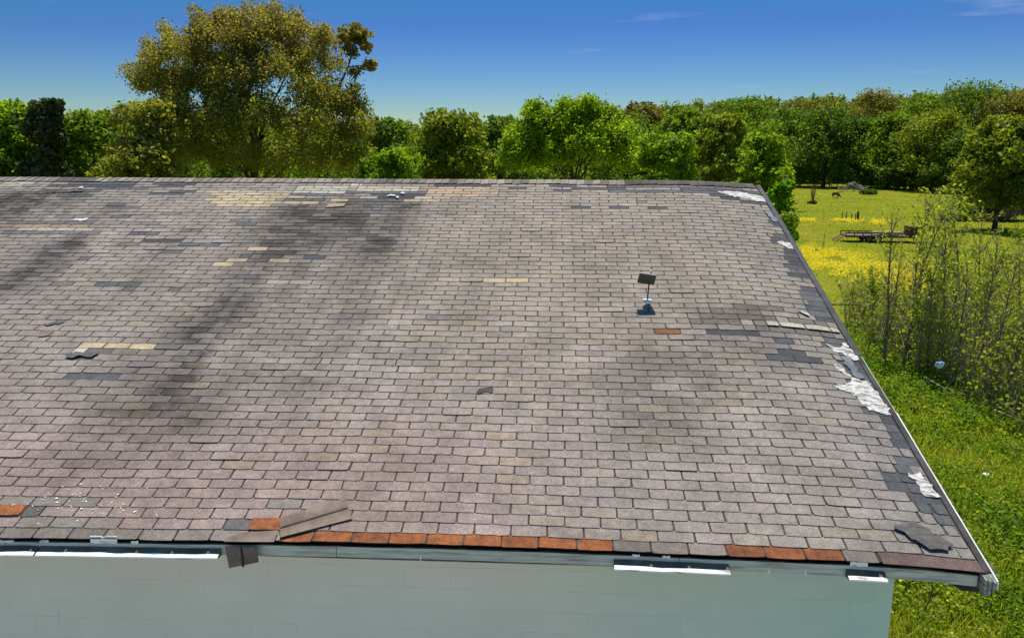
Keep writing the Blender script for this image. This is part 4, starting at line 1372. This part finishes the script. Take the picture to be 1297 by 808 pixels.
for (px, by, ty, kd, lb) in saps:
    g = on_ground(px, by)
    D = (Vector((g.x, g.y, 0)) - Vector((CAM.x, CAM.y, 0))).length
    pr = sap_proto[kd]
    if not pr[2]:
        o = pr[0]; pr[2] = True
    else:
        o = copy_tree(pr[0])
    hh = z_at(ty, D) - g.z
    o.location = g
    f = hh / pr[1]
    o.scale = (f * random.uniform(.85, 1.1), f * random.uniform(.85, 1.1), f)
    o.rotation_euler = (random.uniform(-.06, .06), random.uniform(-.08, .08), random.uniform(0, 6.28))
    tag(o, lb, 'sapling', 'saplings of the thicket right of the roof')

for (px, by, ty, wd, lb, sd) in ((1108, 478, 432, 62, 'lush green bush crowding the rake edge left of the blue bag', 71), (1150, 520, 478, 74, 'low lush green bush below the blue bag', 72), (1212, 548, 505, 80, 'low green bush in the shade under the pale barked sapling', 73), (1262, 470, 405, 66, 'yellow green bush behind the bare saplings at the right', 74)):
    g = on_ground(px, by)
    D = math.hypot(g.x - CAM.x, g.y - CAM.y)
    T('weed_bush', px, D, ty, wd, M['lf_lush' if sd < 74 else 'lf_sap'], lb, 'bush', n=2600, leaf=.065, seed=sd, low=0, flat=.5, clump=.12, nlobe=14, tr=.02, nl=3)
# tangled thicket of twigs and small leaves between the saplings
tw = MB()
LP, LN, LT = [], [], []
rnd = random.Random(5)
for i in range(1050):
    px = 1070 + 240 * rnd.random() ** .9
    by = 395 + (150 * (px - 1060) / 240 + 25) * rnd.random() ** .8
    g = on_ground(px, by)
    h = rnd.uniform(.6, 2.3)
    a = rnd.uniform(0, 6.28)
    ln = rnd.uniform(.1, .7)
    q = [g, g + Vector((math.cos(a) * ln * .2, math.sin(a) * ln * .2, h * .4)), g + Vector((math.cos(a) * ln * .6, math.sin(a) * ln * .6, h * .8)), g + Vector((math.cos(a) * ln, math.sin(a) * ln, h))]
    tw.tube(q, [.014, .010, .006, .003], 3, False)
    for s in range(4):
        st = q[1].lerp(q[3], rnd.random())
        e = st + Vector((rnd.uniform(-.5, .5), rnd.uniform(-.5, .5), rnd.uniform(0, .6)))
        tw.tube([st, st.lerp(e, .5) + Vector((0, 0, .05)), e], [.006, .004, .002], 3, False)
        nlv = rnd.choice((0, 0, 0, 4, 10))
        for z in range(nlv):
            LP.append(tuple(st.lerp(e, rnd.random()) + Vector((rnd.gauss(0, .09), rnd.gauss(0, .09), rnd.gauss(0, .09)))))
o = tw.build('thicket_twigs', M['twig']); tag(o, 'tangle of thin bare twigs between the saplings', 'twigs', kind='stuff')
n = len(LP)
LN = rng.normal(size=(n, 3)) + np.array((0, 0, .5)); LN /= np.linalg.norm(LN, axis=1)[:, None]
o = leaf_mesh('thicket_leaves', np.array(LP), LN, .085, np.stack([rng.uniform(0, 1, n), rng.uniform(.6, 1.25, n)], 1), M['lf_sap'])
tag(o, 'small leaves of the thicket undergrowth', 'leaves', kind='stuff')

# ------------------------------------------------------------------ weeds and grass near the building
def weeds():
    pos, nr, tn = [], [], []
    P1, S1 = [], []
    n = 0
    # sample tufts by area, thinner with distance
    K = 100000
    D = 5 + 30 * rng.random(K) ** 1.1
    A = rng.uniform(R(13), R(42), K)
    X = CAM.x + D * np.sin(A); Y = CAM.y + D * np.cos(A)
    ok = (X > 3.1) & ~((X < 3.3) & (Y > 0))
    X, Y, D = X[ok], Y[ok], D[ok]
    K = len(X)
    Z = np.array([terrain(x, y) for x, y in zip(X, Y)])
    dens = np.array([noise.noise(Vector((x * .8, y * .8, 4))) + .5 * noise.noise(Vector((x * 2.6, y * 2.6, 8))) for x, y in zip(X, Y)])
    lush = np.array([smooth(-.15, .35, noise.noise(Vector((x * .22, y * .22, 21))) + .5 * smooth(8, 13, y) * (1 - smooth(17, 22, y))) for x, y in zip(X, Y)])
    keep = dens > -.42
    X, Y, Z, D, dens, lush = [a[keep] for a in (X, Y, Z, D, dens, lush)]
    K = len(X)
    hgt = (.06 + .13 * np.clip(dens + .4, 0, 1) + .38 * lush * rng.random(K)) * rng.uniform(.6, 1.4, K)
    reps = 7
    Xr = np.repeat(X, reps) + rng.normal(0, .05, K * reps)
    Yr = np.repeat(Y, reps) + rng.normal(0, .05, K * reps)
    hr = np.repeat(hgt, reps) * rng.uniform(.15, 1.0, K * reps)
    Zr = np.repeat(Z, reps) + hr
    p = np.stack([Xr, Yr, Zr], 1)
    nn = rng.normal(size=(K * reps, 3)) * .8 + np.array((0, 0, .9)); nn /= np.linalg.norm(nn, axis=1)[:, None]
    hue = np.repeat(.45 - .35 * lush + .35 * (dens < -.12) + .2 * np.array([max(0, noise.noise(Vector((x * .5, y * .5, 61)))) for x, y in zip(X, Y)]) * (1 - lush), reps) + rng.normal(0, .16, K * reps)
    t = np.stack([hue, rng.uniform(.65, 1.3, K * reps)], 1)
    sz = .020 + .0013 * np.repeat(D, reps) + .022 * np.repeat(lush, reps)
    o = leaf_mesh('weeds', p, nn, sz, t, M['lf_weed'])
    tag(o, 'low green weeds covering the yard beside the building', 'weeds', kind='stuff')
    # upright grass blades
    nb = 115000
    D = 5 + 20 * rng.random(nb) ** 1.2
    A = rng.uniform(R(13), R(42), nb)
    X = CAM.x + D * np.sin(A); Y = CAM.y + D * np.cos(A)
    ok = X > 3.1
    X, Y, D = X[ok], Y[ok], D[ok]; nb = len(X)
    Z = np.array([terrain(x, y) for x, y in zip(X, Y)])
    h = rng.uniform(.10, .42, nb) * rng.uniform(.5, 1, nb)
    dx, dy = rng.normal(0, .4, nb) * h, rng.normal(0, .4, nb) * h
    wdt = rng.uniform(.004, .009, nb) + D * .0004
    th = rng.uniform(0, 6.28, nb)
    v = np.empty((nb, 4, 3), np.float32)
    ax, ay = np.cos(th) * wdt, np.sin(th) * wdt
    v[:, 0] = np.stack([X - ax, Y - ay, Z], 1); v[:, 1] = np.stack([X + ax, Y + ay, Z], 1)
    v[:, 2] = np.stack([X + dx + ax * .2, Y + dy + ay * .2, Z + h], 1); v[:, 3] = np.stack([X + dx - ax * .2, Y + dy - ay * .2, Z + h], 1)
    me = bpy.data.meshes.new('grass_blades')
    me.vertices.add(4 * nb); me.vertices.foreach_set('co', v.ravel())
    me.loops.add(4 * nb); me.loops.foreach_set('vertex_index', np.arange(4 * nb, dtype=np.int32))
    me.polygons.add(nb); me.polygons.foreach_set('loop_start', np.arange(0, 4 * nb, 4, dtype=np.int32)); me.polygons.foreach_set('loop_total', np.full(nb, 4, np.int32))
    me.update(calc_edges=True)
    at = me.color_attributes.new('tint', 'FLOAT_COLOR', 'POINT')
    c = np.ones((nb, 4, 4), np.float32); c[:, :, 0] = np.clip(rng.normal(.6, .3, nb), 0, 1)[:, None]; c[:, :, 1] = rng.uniform(.7, 1.4, nb)[:, None]
    at.data.foreach_set('color', c.ravel())
    me.materials.append(M['lf_weed'])
    o = bpy.data.objects.new('grass_blades', me); C.objects.link(o)
    tag(o, 'upright grass blades among the weeds', 'grass', kind='stuff')
weeds()

# pasture tufts farther out
n = 60000
D = 30 + 175 * rng.random(n) ** 1.4
A = rng.uniform(R(14), R(37), n)
X = CAM.x + D * np.sin(A); Y = CAM.y + D * np.cos(A)
Z = np.array([terrain(x, y) for x, y in zip(X, Y)])
nzv = np.array([noise.noise(Vector((x * .12, y * .12, 4))) for x, y in zip(X, Y)])
p = np.stack([X, Y, Z + .02 + .04 * rng.random(n)], 1)
nn = rng.normal(size=(n, 3)) * .35 + np.array((0, 0, 1)); nn /= np.linalg.norm(nn, axis=1)[:, None]
o = leaf_mesh('pasture_tufts', p, nn, .05 + D * .0013, np.stack([.5 + nzv * .6 + rng.normal(0, .12, n), rng.uniform(.75, 1.15, n)], 1), M['lf_weed'])
tag(o, 'grass tufts across the pasture', 'grass', kind='stuff')

# yellow flowers
def flowers(poly_rows, n, size, name, label):
    P = []
    rnd = random.Random(len(label))
    while len(P) < n:
        r = rnd.choice(poly_rows)
        px = rnd.uniform(r[0], r[1]) + rnd.gauss(0, 8); py = rnd.gauss(r[2], r[3] * .7)
        if noise.noise(Vector((px * .035, py * .11, 1))) + .4 * noise.noise(Vector((px * .12, py * .3, 6))) < r[4]: continue
        g = on_ground(px, py)
        P.append((g.x, g.y, g.z + rnd.uniform(.15, .42)))
    P = np.array(P)
    nn = rng.normal(size=(n, 3)) * .5 + np.array((0, -.3, 1)); nn /= np.linalg.norm(nn, axis=1)[:, None]
    o = leaf_mesh(name, P, nn, size, np.stack([rng.random(n), rng.uniform(.75, 1.1, n)], 1), M['flower'], aspect=1.1)
    tag(o, label, 'flowers', kind='stuff')
flowers([(1012, 1060, 322, 7, -.25), (1012, 1105, 330, 7, -.2), (1020, 1150, 340, 6, -.15), (1060, 1185, 352, 6, -.1), (1090, 1190, 362, 7, -.05), (1130, 1190, 372, 6, 0), (1015, 1200, 345, 22, .12)], 17000, .085, 'yellow_flowers', 'yellow wildflower patch in the pasture in front of the trailer')
flowers([(1000, 1045, 281, 1.2, -.2), (1085, 1120, 283, 2, -.3), (1060, 1085, 281, 1, -.1)], 2600, .15, 'yellow_flower_band', 'narrow band of yellow flowers behind the trailer')
flowers([(1050, 1290, 480, 60, .3), (1150, 1290, 690, 100, .35), (1130, 1220, 770, 30, .5), (1060, 1110, 400, 30, .25)], 130, .05, 'scattered_flowers', 'few scattered yellow flowers in the weeds')

# ------------------------------------------------------------------ trailer, animal, pile, gates
g = on_ground(1110, 306.5)
Dt = g.y - CAM.y
s = Dt / FPX / .97
t = empty('trailer', g, R(-4))
tag(t, 'rusty tandem axle flatbed trailer parked in the pasture', 'trailer')
def tx(px): return (px - 1110) * s
m_ = MB(); xl, xr = tx(1071), tx(1150)
L = xr - xl; xm = (xl + xr) / 2; W2 = 1.0
for y in (-W2, W2): m_.box((xm, y, .62), (L, .10, .22)); m_.box((xm, y, 1.02), (L, .07, .11))
for i in range(9):
    xx = xl + L * i / 8
    for y in (-W2, W2): m_.box((xx, y, .86), (.09, .07, .30))
    m_.box((xx, 0, .60), (.07, 2 * W2 - .1, .08))
m_.build('frame', M['rust'], t)
m_ = MB()
for i in range(7): m_.box((xm, -W2 + .17 + i * .277, .70), (L - .1, .265, .035))
m_.build('deck', M['postwood'], t)
for px, rim in ((1097, 'rimr'), (1107.5, 'rimw')):
    for y in (-W2 - .16, W2 + .16):
        Mx = Matrix.Translation((tx(px), y, .40)) @ Matrix.Rotation(R(90), 4, 'X')
        m_ = MB(); m_.lathe([(.24, -.09), (.36, -.1), (.40, -.06), (.40, .06), (.36, .1), (.24, .09)], 24, Mx)
        wh = m_.build('wheel', M['tyre'], t, True)
        m_ = MB(); m_.lathe([(.06, -.115), (.14, -.095), (.24, -.11), (.24, .11), (.14, .095), (.06, .115)], 18, Mx)
        m_.build('rim', M[rim], wh)
m_ = MB()
for y in (-W2 - .16, W2 + .16):
    m_.box(((tx(1097) + tx(1107.5)) / 2, y, .735), (1.75, .28, .03)); m_.box((tx(1097) - .55, y, .60), (.03, .28, .26), (0, R(25), 0)); m_.box((tx(1107.5) + .55, y, .60), (.03, .28, .26), (0, R(-25), 0))
m_.build('fender', M['rust'], t)
m_ = MB()
for y in (-.7, .7): m_.box((xl - .45, y, .38), (1.1, .5, .05), (0, R(-32), 0))
m_.build('ramp', M['rust'], t)
m_ = MB(); m_.box((tx(1148), 0, 1.15), (.8, 1.8, 1.15)); m_.build('front_box', M['rust'], t, bevel=.02)
m_ = MB()
m_.tube([(tx(1150), 0, .7), (tx(1153), 0, 1.45), (tx(1162), 0, 1.62), (tx(1174), 0, 1.62)], [.1, .1, .09, .08], 8)
m_.tube([(tx(1174), 0, 1.7), (tx(1174), 0, .9)], [.06, .05], 8)
m_.tube([(tx(1154), .4, 1.3), (tx(1154), .4, 0)], [.05, .05], 8)
m_.build('neck', M['rust'], t)
hx = on_ground(1110, 306.5)
rt = empty('straw_pile', t.location, R(-4))
tag(rt, 'low pile of pale straw coloured boards on the trailer deck', 'lumber')
for i in range(14):
    m_ = MB(); x = tx(random.uniform(1104, 1134)); ln = random.uniform(1.2, 2.4)
    m_.box((x, random.uniform(-.7, .5), .80 + .08 * (i // 3) + .04), (ln, random.uniform(.12, .3), .05), (random.uniform(-.08, .08), random.uniform(-.07, .07), random.uniform(-.25, .25)))
    m_.build('board', M['straw'], rt)

# grazing cow, grown from a joint skeleton
def animal(loc, rz):
    me = bpy.data.meshes.new('cow')
    V = [(0, 0, 1.0), (.45, 0, 1.02), (.75, 0, 1.0), (-.45, 0, 1.03), (-.75, 0, 1.05),      # 0-4 barrel
         (1.0, 0, .85), (1.25, 0, .55), (1.38, 0, .32), (1.52, 0, .14),                      # 5-8 neck, head down
         (.62, .2, .62), (.62, .21, .33), (.63, .21, .02), (.70, -.2, .62), (.72, -.21, .33), (.72, -.21, .02),
         (-.62, .2, .68), (-.74, .21, .42), (-.68, .21, .02), (-.58, -.2, .68), (-.68, -.21, .42), (-.60, -.21, .02),
         (-.90, 0, .95), (-.95, 0, .5), (1.32, .12, .42), (1.32, -.12, .42)]
    Ed = [(0, 1), (1, 2), (0, 3), (3, 4), (2, 5), (5, 6), (6, 7), (7, 8), (2, 9), (9, 10), (10, 11), (2, 12), (12, 13), (13, 14), (4, 15), (15, 16), (16, 17), (4, 18), (18, 19), (19, 20), (4, 21), (21, 22), (7, 23), (7, 24)]
    rad = [.34, .35, .29, .34, .28, .18, .13, .12, .07, .12, .065, .055, .12, .065, .055, .15, .07, .055, .15, .07, .055, .05, .03, .04, .04]
    me.from_pydata(V, Ed, [])
    o = bpy.data.objects.new('cow', me)
    C.objects.link(o)
    sk = o.modifiers.new('skin', 'SKIN')
    for i, r_ in enumerate(rad):
        me.skin_vertices[0].data[i].radius = (r_, r_)
    me.skin_vertices[0].data[0].use_root = True
    ss = o.modifiers.new('sub', 'SUBSURF'); ss.levels = 2; ss.render_levels = 2
    me.materials.append(M['hide'])
    o.location = loc
    o.rotation_euler = (0, 0, rz)
    return o
g = on_ground(1058, 251)
cow = animal(g, R(-50))
cow.scale = (.8, 1.5, .95)
tag(cow, 'brown cow grazing with its head down far out in the pasture', 'cow')

# pile of pale logs
g = on_ground(1080, 242.5)
pile = empty('log_pile', g)
tag(pile, 'heap of pale weathered logs and boards at the far side of the pasture', 'log pile')
for i in range(48):
    m_ = MB()
    x = random.gauss(.2, 1.7); top = max(.3, 2.2 - abs(x) * .6)
    z = random.uniform(.15, top); ln = random.uniform(1.0, 2.4); a = random.uniform(-.5, .7)
    dx = Vector((math.cos(a) * .8, random.uniform(-.5, .5), math.sin(a) - .25)).normalized() * ln / 2
    c_ = Vector((x, random.uniform(-.9, .5), z + .2))
    r_ = random.uniform(.07, .15)
    m_.tube([c_ - dx, c_, c_ + dx], [r_, r_ * .95, r_ * .8], 6)
    m_.build('log', M['deadwood'] if i % 3 else M['postwood'], pile)
T('brush_heap', 1103, 205, 235, 18, M['lf_dark'], 'dark green brush heap just right of the pale log pile', 'bush', n=700, leaf=.4, seed=60, low=0, nlobe=5, flat=.6)
g = on_ground(1064, 244.5)
m_ = MB()
for i in range(5): m_.box((random.uniform(-.6, .6), random.uniform(-.3, .3), .12 + .05 * i), (1.5, .3, .05), (0, 0, random.uniform(-.2, .2)))
o = m_.build('pale_board_stack', M['straw']); o.location = g; tag(o, 'flat pale boards lying between the cow and the log pile', 'boards')

# thin dead shrub in the pasture
tr_, br_, tips = sapling_meshes(300, 3.0, 40, 0, None, .35)
g = on_ground(1029, 259)
ds = empty('dead_shrub', g); D_ = g.y - CAM.y
tag(ds, 'thin grey leafless shrub alone in the pasture left of the cow', 'shrub')
m_ = MB()
for i in range(26):
    a = random.uniform(0, 6.28); q = random.uniform(.1, .75)
    m_.tube([(0, 0, 0), (math.cos(a) * q * .5, math.sin(a) * q * .5, 1.4), (math.cos(a) * q, math.sin(a) * q, random.uniform(2.4, 3.7))], [.04, .025, .012], 4)
m_.build('stems', M['twig'], ds)
p, nr, t_, cc = crown_points([(0, 0, .25, .7)], 400, .35, .6, hue=(.3, .2))
leaf_mesh('basal_leaves', p, nr, .25, t_, M['lf_dark'], ds)

# gate pieces and posts beyond the trailer
def gate(px0, px1, ybase, ytop, label):
    g0, g1 = on_ground(px0, ybase), on_ground(px1, ybase)
    D = g0.y - CAM.y
    hgt = (ybase - ytop) * D / FPX
    r = empty('pasture_gate', g0); tag(r, label, 'gate', 'pasture gate pieces')
    wdt = (g1 - g0).length
    for x in (0, wdt):
        m_ = MB(); m_.tube([(x, 0, -.1), (x, 0, hgt)], [.07, .06], 6); m_.build('post', M['postwood'], r)
    for i in range(4):
        m_ = MB(); z = hgt * (.18 + .22 * i); m_.tube([(0, 0, z), (wdt, 0, z)], [.025, .025], 5); m_.build('rail', M['steel'], r)
gate(1066, 1071.5, 281, 269, 'left of the two small gate panels standing in the pasture')
gate(1078, 1083, 281, 271, 'right of the two small gate panels standing in the pasture')
g = on_ground(1086, 280)
m_ = MB(); m_.tube([(0, 0, -.1), (.02, 0, .7), (0, 0, 1.25)], [.19, .17, .13], 8); m_.lathe([(.13, 1.25), (.15, 1.32), (.05, 1.42)], 8)
o = m_.build('gate_post', M['rust']); o.location = g; tag(o, 'thick dark post at the right end of the gate panels', 'post')
for i, (px, yb, hh, lb) in enumerate(((1043, 313, 1.5, 'thin stake between the rake edge and the trailer ramp'), (1043, 279, 1.3, 'thin stake left of the gate panels'), (1085, 312, 1.0, 'thin stake in front of the trailer wheels'), (1012, 281, 1.3, 'thin stake close to the roof edge in the pasture'))):
    g = on_ground(px, yb)
    m_ = MB(); m_.tube([(0, 0, -.1), (.01, 0, hh)], [.03, .025], 5)
    o = m_.build('stake', M['postwood']); o.location = g; tag(o, lb, 'stake', 'thin fence stakes in the pasture')
# rail fence stub by the thicket
g = on_ground(1092, 425)
D_ = (g - CAM).length
fence = empty('rail_fence', g); tag(fence, 'short piece of wooden rail fence beside the rake edge', 'fence')
hh = z_at(378, g.y - CAM.y) - g.z
m_ = MB(); m_.tube([(0, 0, -.1), (.01, 0, hh)], [.09, .08], 8); m_.build('post', M['postwood'], fence)
m_ = MB(); m_.tube([(.1, 0, hh - .08), (-1.6, .1, hh - .1)], [.045, .04], 6); m_.build('rail', M['postwood'], fence)

# dark brush row and dead vines under the willow
P_, N_, T_ = [], [], []
for i in range(26):
    g = on_ground(1196 + 2.9 * i, 281)
    p, nr, t_, cc = crown_points([(g.x, g.y, g.z + .3, .7)], 130, .35, .8, hue=(.3, .25))
    P_.append(p); N_.append(nr); T_.append(t_)
o = leaf_mesh('brush_row', np.vstack(P_), np.vstack(N_), .3, np.vstack(T_), M['lf_brown']); tag(o, 'low dark brush row leading to the willow', 'brush', kind='stuff')
m_ = MB()
rnd = random.Random(9)
g = on_ground(1272, 281)
for i in range(150):
    a = rnd.uniform(0, 6.28); q = rnd.uniform(1, 4.2)
    p0 = g + Vector((rnd.uniform(-1.2, 1.2), rnd.uniform(-1, 1), rnd.uniform(0, 3.0)))
    p2 = g + Vector((math.cos(a) * q, math.sin(a) * q * .6, rnd.uniform(.2, 4.5)))
    m_.tube([p0, p0.lerp(p2, .5) + Vector((0, 0, rnd.uniform(.2, 1.1))), p2], [.05, .04, .02], 4)
o = m_.build('dead_vines', M['twig']); tag(o, 'tangle of grey dead vines under the willow', 'vines', kind='stuff')
P_, N_, T_ = [], [], []
p, nr, t_, cc = crown_points([(g.x, g.y + 2.5, g.z + 1.5, 2.2), (g.x + 3, g.y + 2.5, g.z + 1.5, 2.2), (g.x - 2, g.y + 3, g.z + 1, 1.6), (g.x, g.y + 3, g.z + 4, 2.4)], 4200, .8, .9, hue=(.2, .2))
o = leaf_mesh('shade_bush', p, nr, .45, t_, M['lf_dark']); tag(o, 'dark dense bush under the willow behind the dead vines', 'bush')

# blue bag caught in the thicket
g = on_ground(1187, 497)
D_ = g.y - CAM.y
bm = bmesh.new(); bmesh.ops.create_icosphere(bm, subdivisions=3, radius=1)
for v in bm.verts:
    q = 1 + .5 * noise.noise(v.co * 1.7) + .3 * noise.noise(v.co * 4)
    v.co = Vector((v.co.x * .125, v.co.y * .05, v.co.z * .085)) * q
    v.co.z -= .08 * max(0, -v.co.x - .0) * 2
me = bpy.data.meshes.new('plastic_bag'); bm.to_mesh(me); bm.free(); me.materials.append(M['bag'])
o = bpy.data.objects.new('plastic_bag', me); C.objects.link(o)
o.location = (g.x * (D_ - 2.2) / D_, g.y - 2.2, z_at(453, D_ - 2.2)); o.rotation_euler = (0, R(20), .3)
tag(o, 'crumpled light blue plastic bag caught among the saplings', 'bag')
# scraps and dead branches in the weeds
for (px, py, sz, lb) in ((1248, 616, .07, 'white scrap of paper lying in the weeds right of the roof edge'), (1263, 642, .04, 'tiny white scrap in the weeds below the larger white scrap')):
    g = on_ground(px, py)
    bm = bmesh.new(); bmesh.ops.create_icosphere(bm, subdivisions=2, radius=sz)
    for v in bm.verts: v.co = Vector((v.co.x, v.co.y, v.co.z * .4)) * (1 + .6 * noise.noise(v.co * 20))
    me = bpy.data.meshes.new('litter'); bm.to_mesh(me); bm.free(); me.materials.append(M['whiteplastic'])
    o = bpy.data.objects.new('litter', me); C.objects.link(o); o.location = g + Vector((0, 0, .25)); tag(o, lb, 'litter')
def branch(pts, r, label):
    P = [on_ground(a, b) + Vector((0, 0, c)) for a, b, c in pts]
    c0 = P[0].copy()
    m_ = MB(); m_.tube([p - c0 for p in P], [r * (1 - .6 * i / (len(P) - 1)) for i in range(len(P))], 6)
    o = m_.build('dead_branch', M['twig'], None, True); o.location = c0; tag(o, label, 'branch', 'dead branches lying by the thicket')
branch([(1168, 500, .5), (1192, 512, .45), (1215, 517, .4), (1232, 522, .35), (1250, 535, .3)], .03, 'long pale dead branch arching through the thicket below the blue bag')
branch([(1256, 545, .5), (1278, 552, .45), (1297, 556, .4)], .035, 'pale dead branch at the right edge of the thicket')
branch([(1240, 520, .8), (1270, 508, .9), (1296, 500, 1.0)], .02, 'thin dead branch lying higher at the right edge')
branch([(1244, 787, .2), (1262, 770, .2)], .014, 'short straw pale stick on the weeds near the roof corner')
for i, (px, py, sx, sy) in enumerate(((1262, 757, .38, .3), (1272, 790, .35, .3), (1232, 650, .5, .4))):
    g = on_ground(px, py)
    m_ = MB()
    vs = [(0, 0, .055)] + [(math.cos(a) * sx * random.uniform(.7, 1.1), math.sin(a) * sy * random.uniform(.7, 1.1), -.02) for a in np.linspace(0, 6.28, 15)[:-1]]
    m_.add(vs, [(0, i_ + 1, (i_ + 1) % 14 + 1) for i_ in range(14)])
    o = m_.build('bare_earth', mat_noise('bare_earth', (.22, .15, .09), (.38, .28, .19), scale=8, rough=.95, bump=.5) if i == 0 else bpy.data.materials['bare_earth'], None, True)
    o.location = g; tag(o, kind='structure')
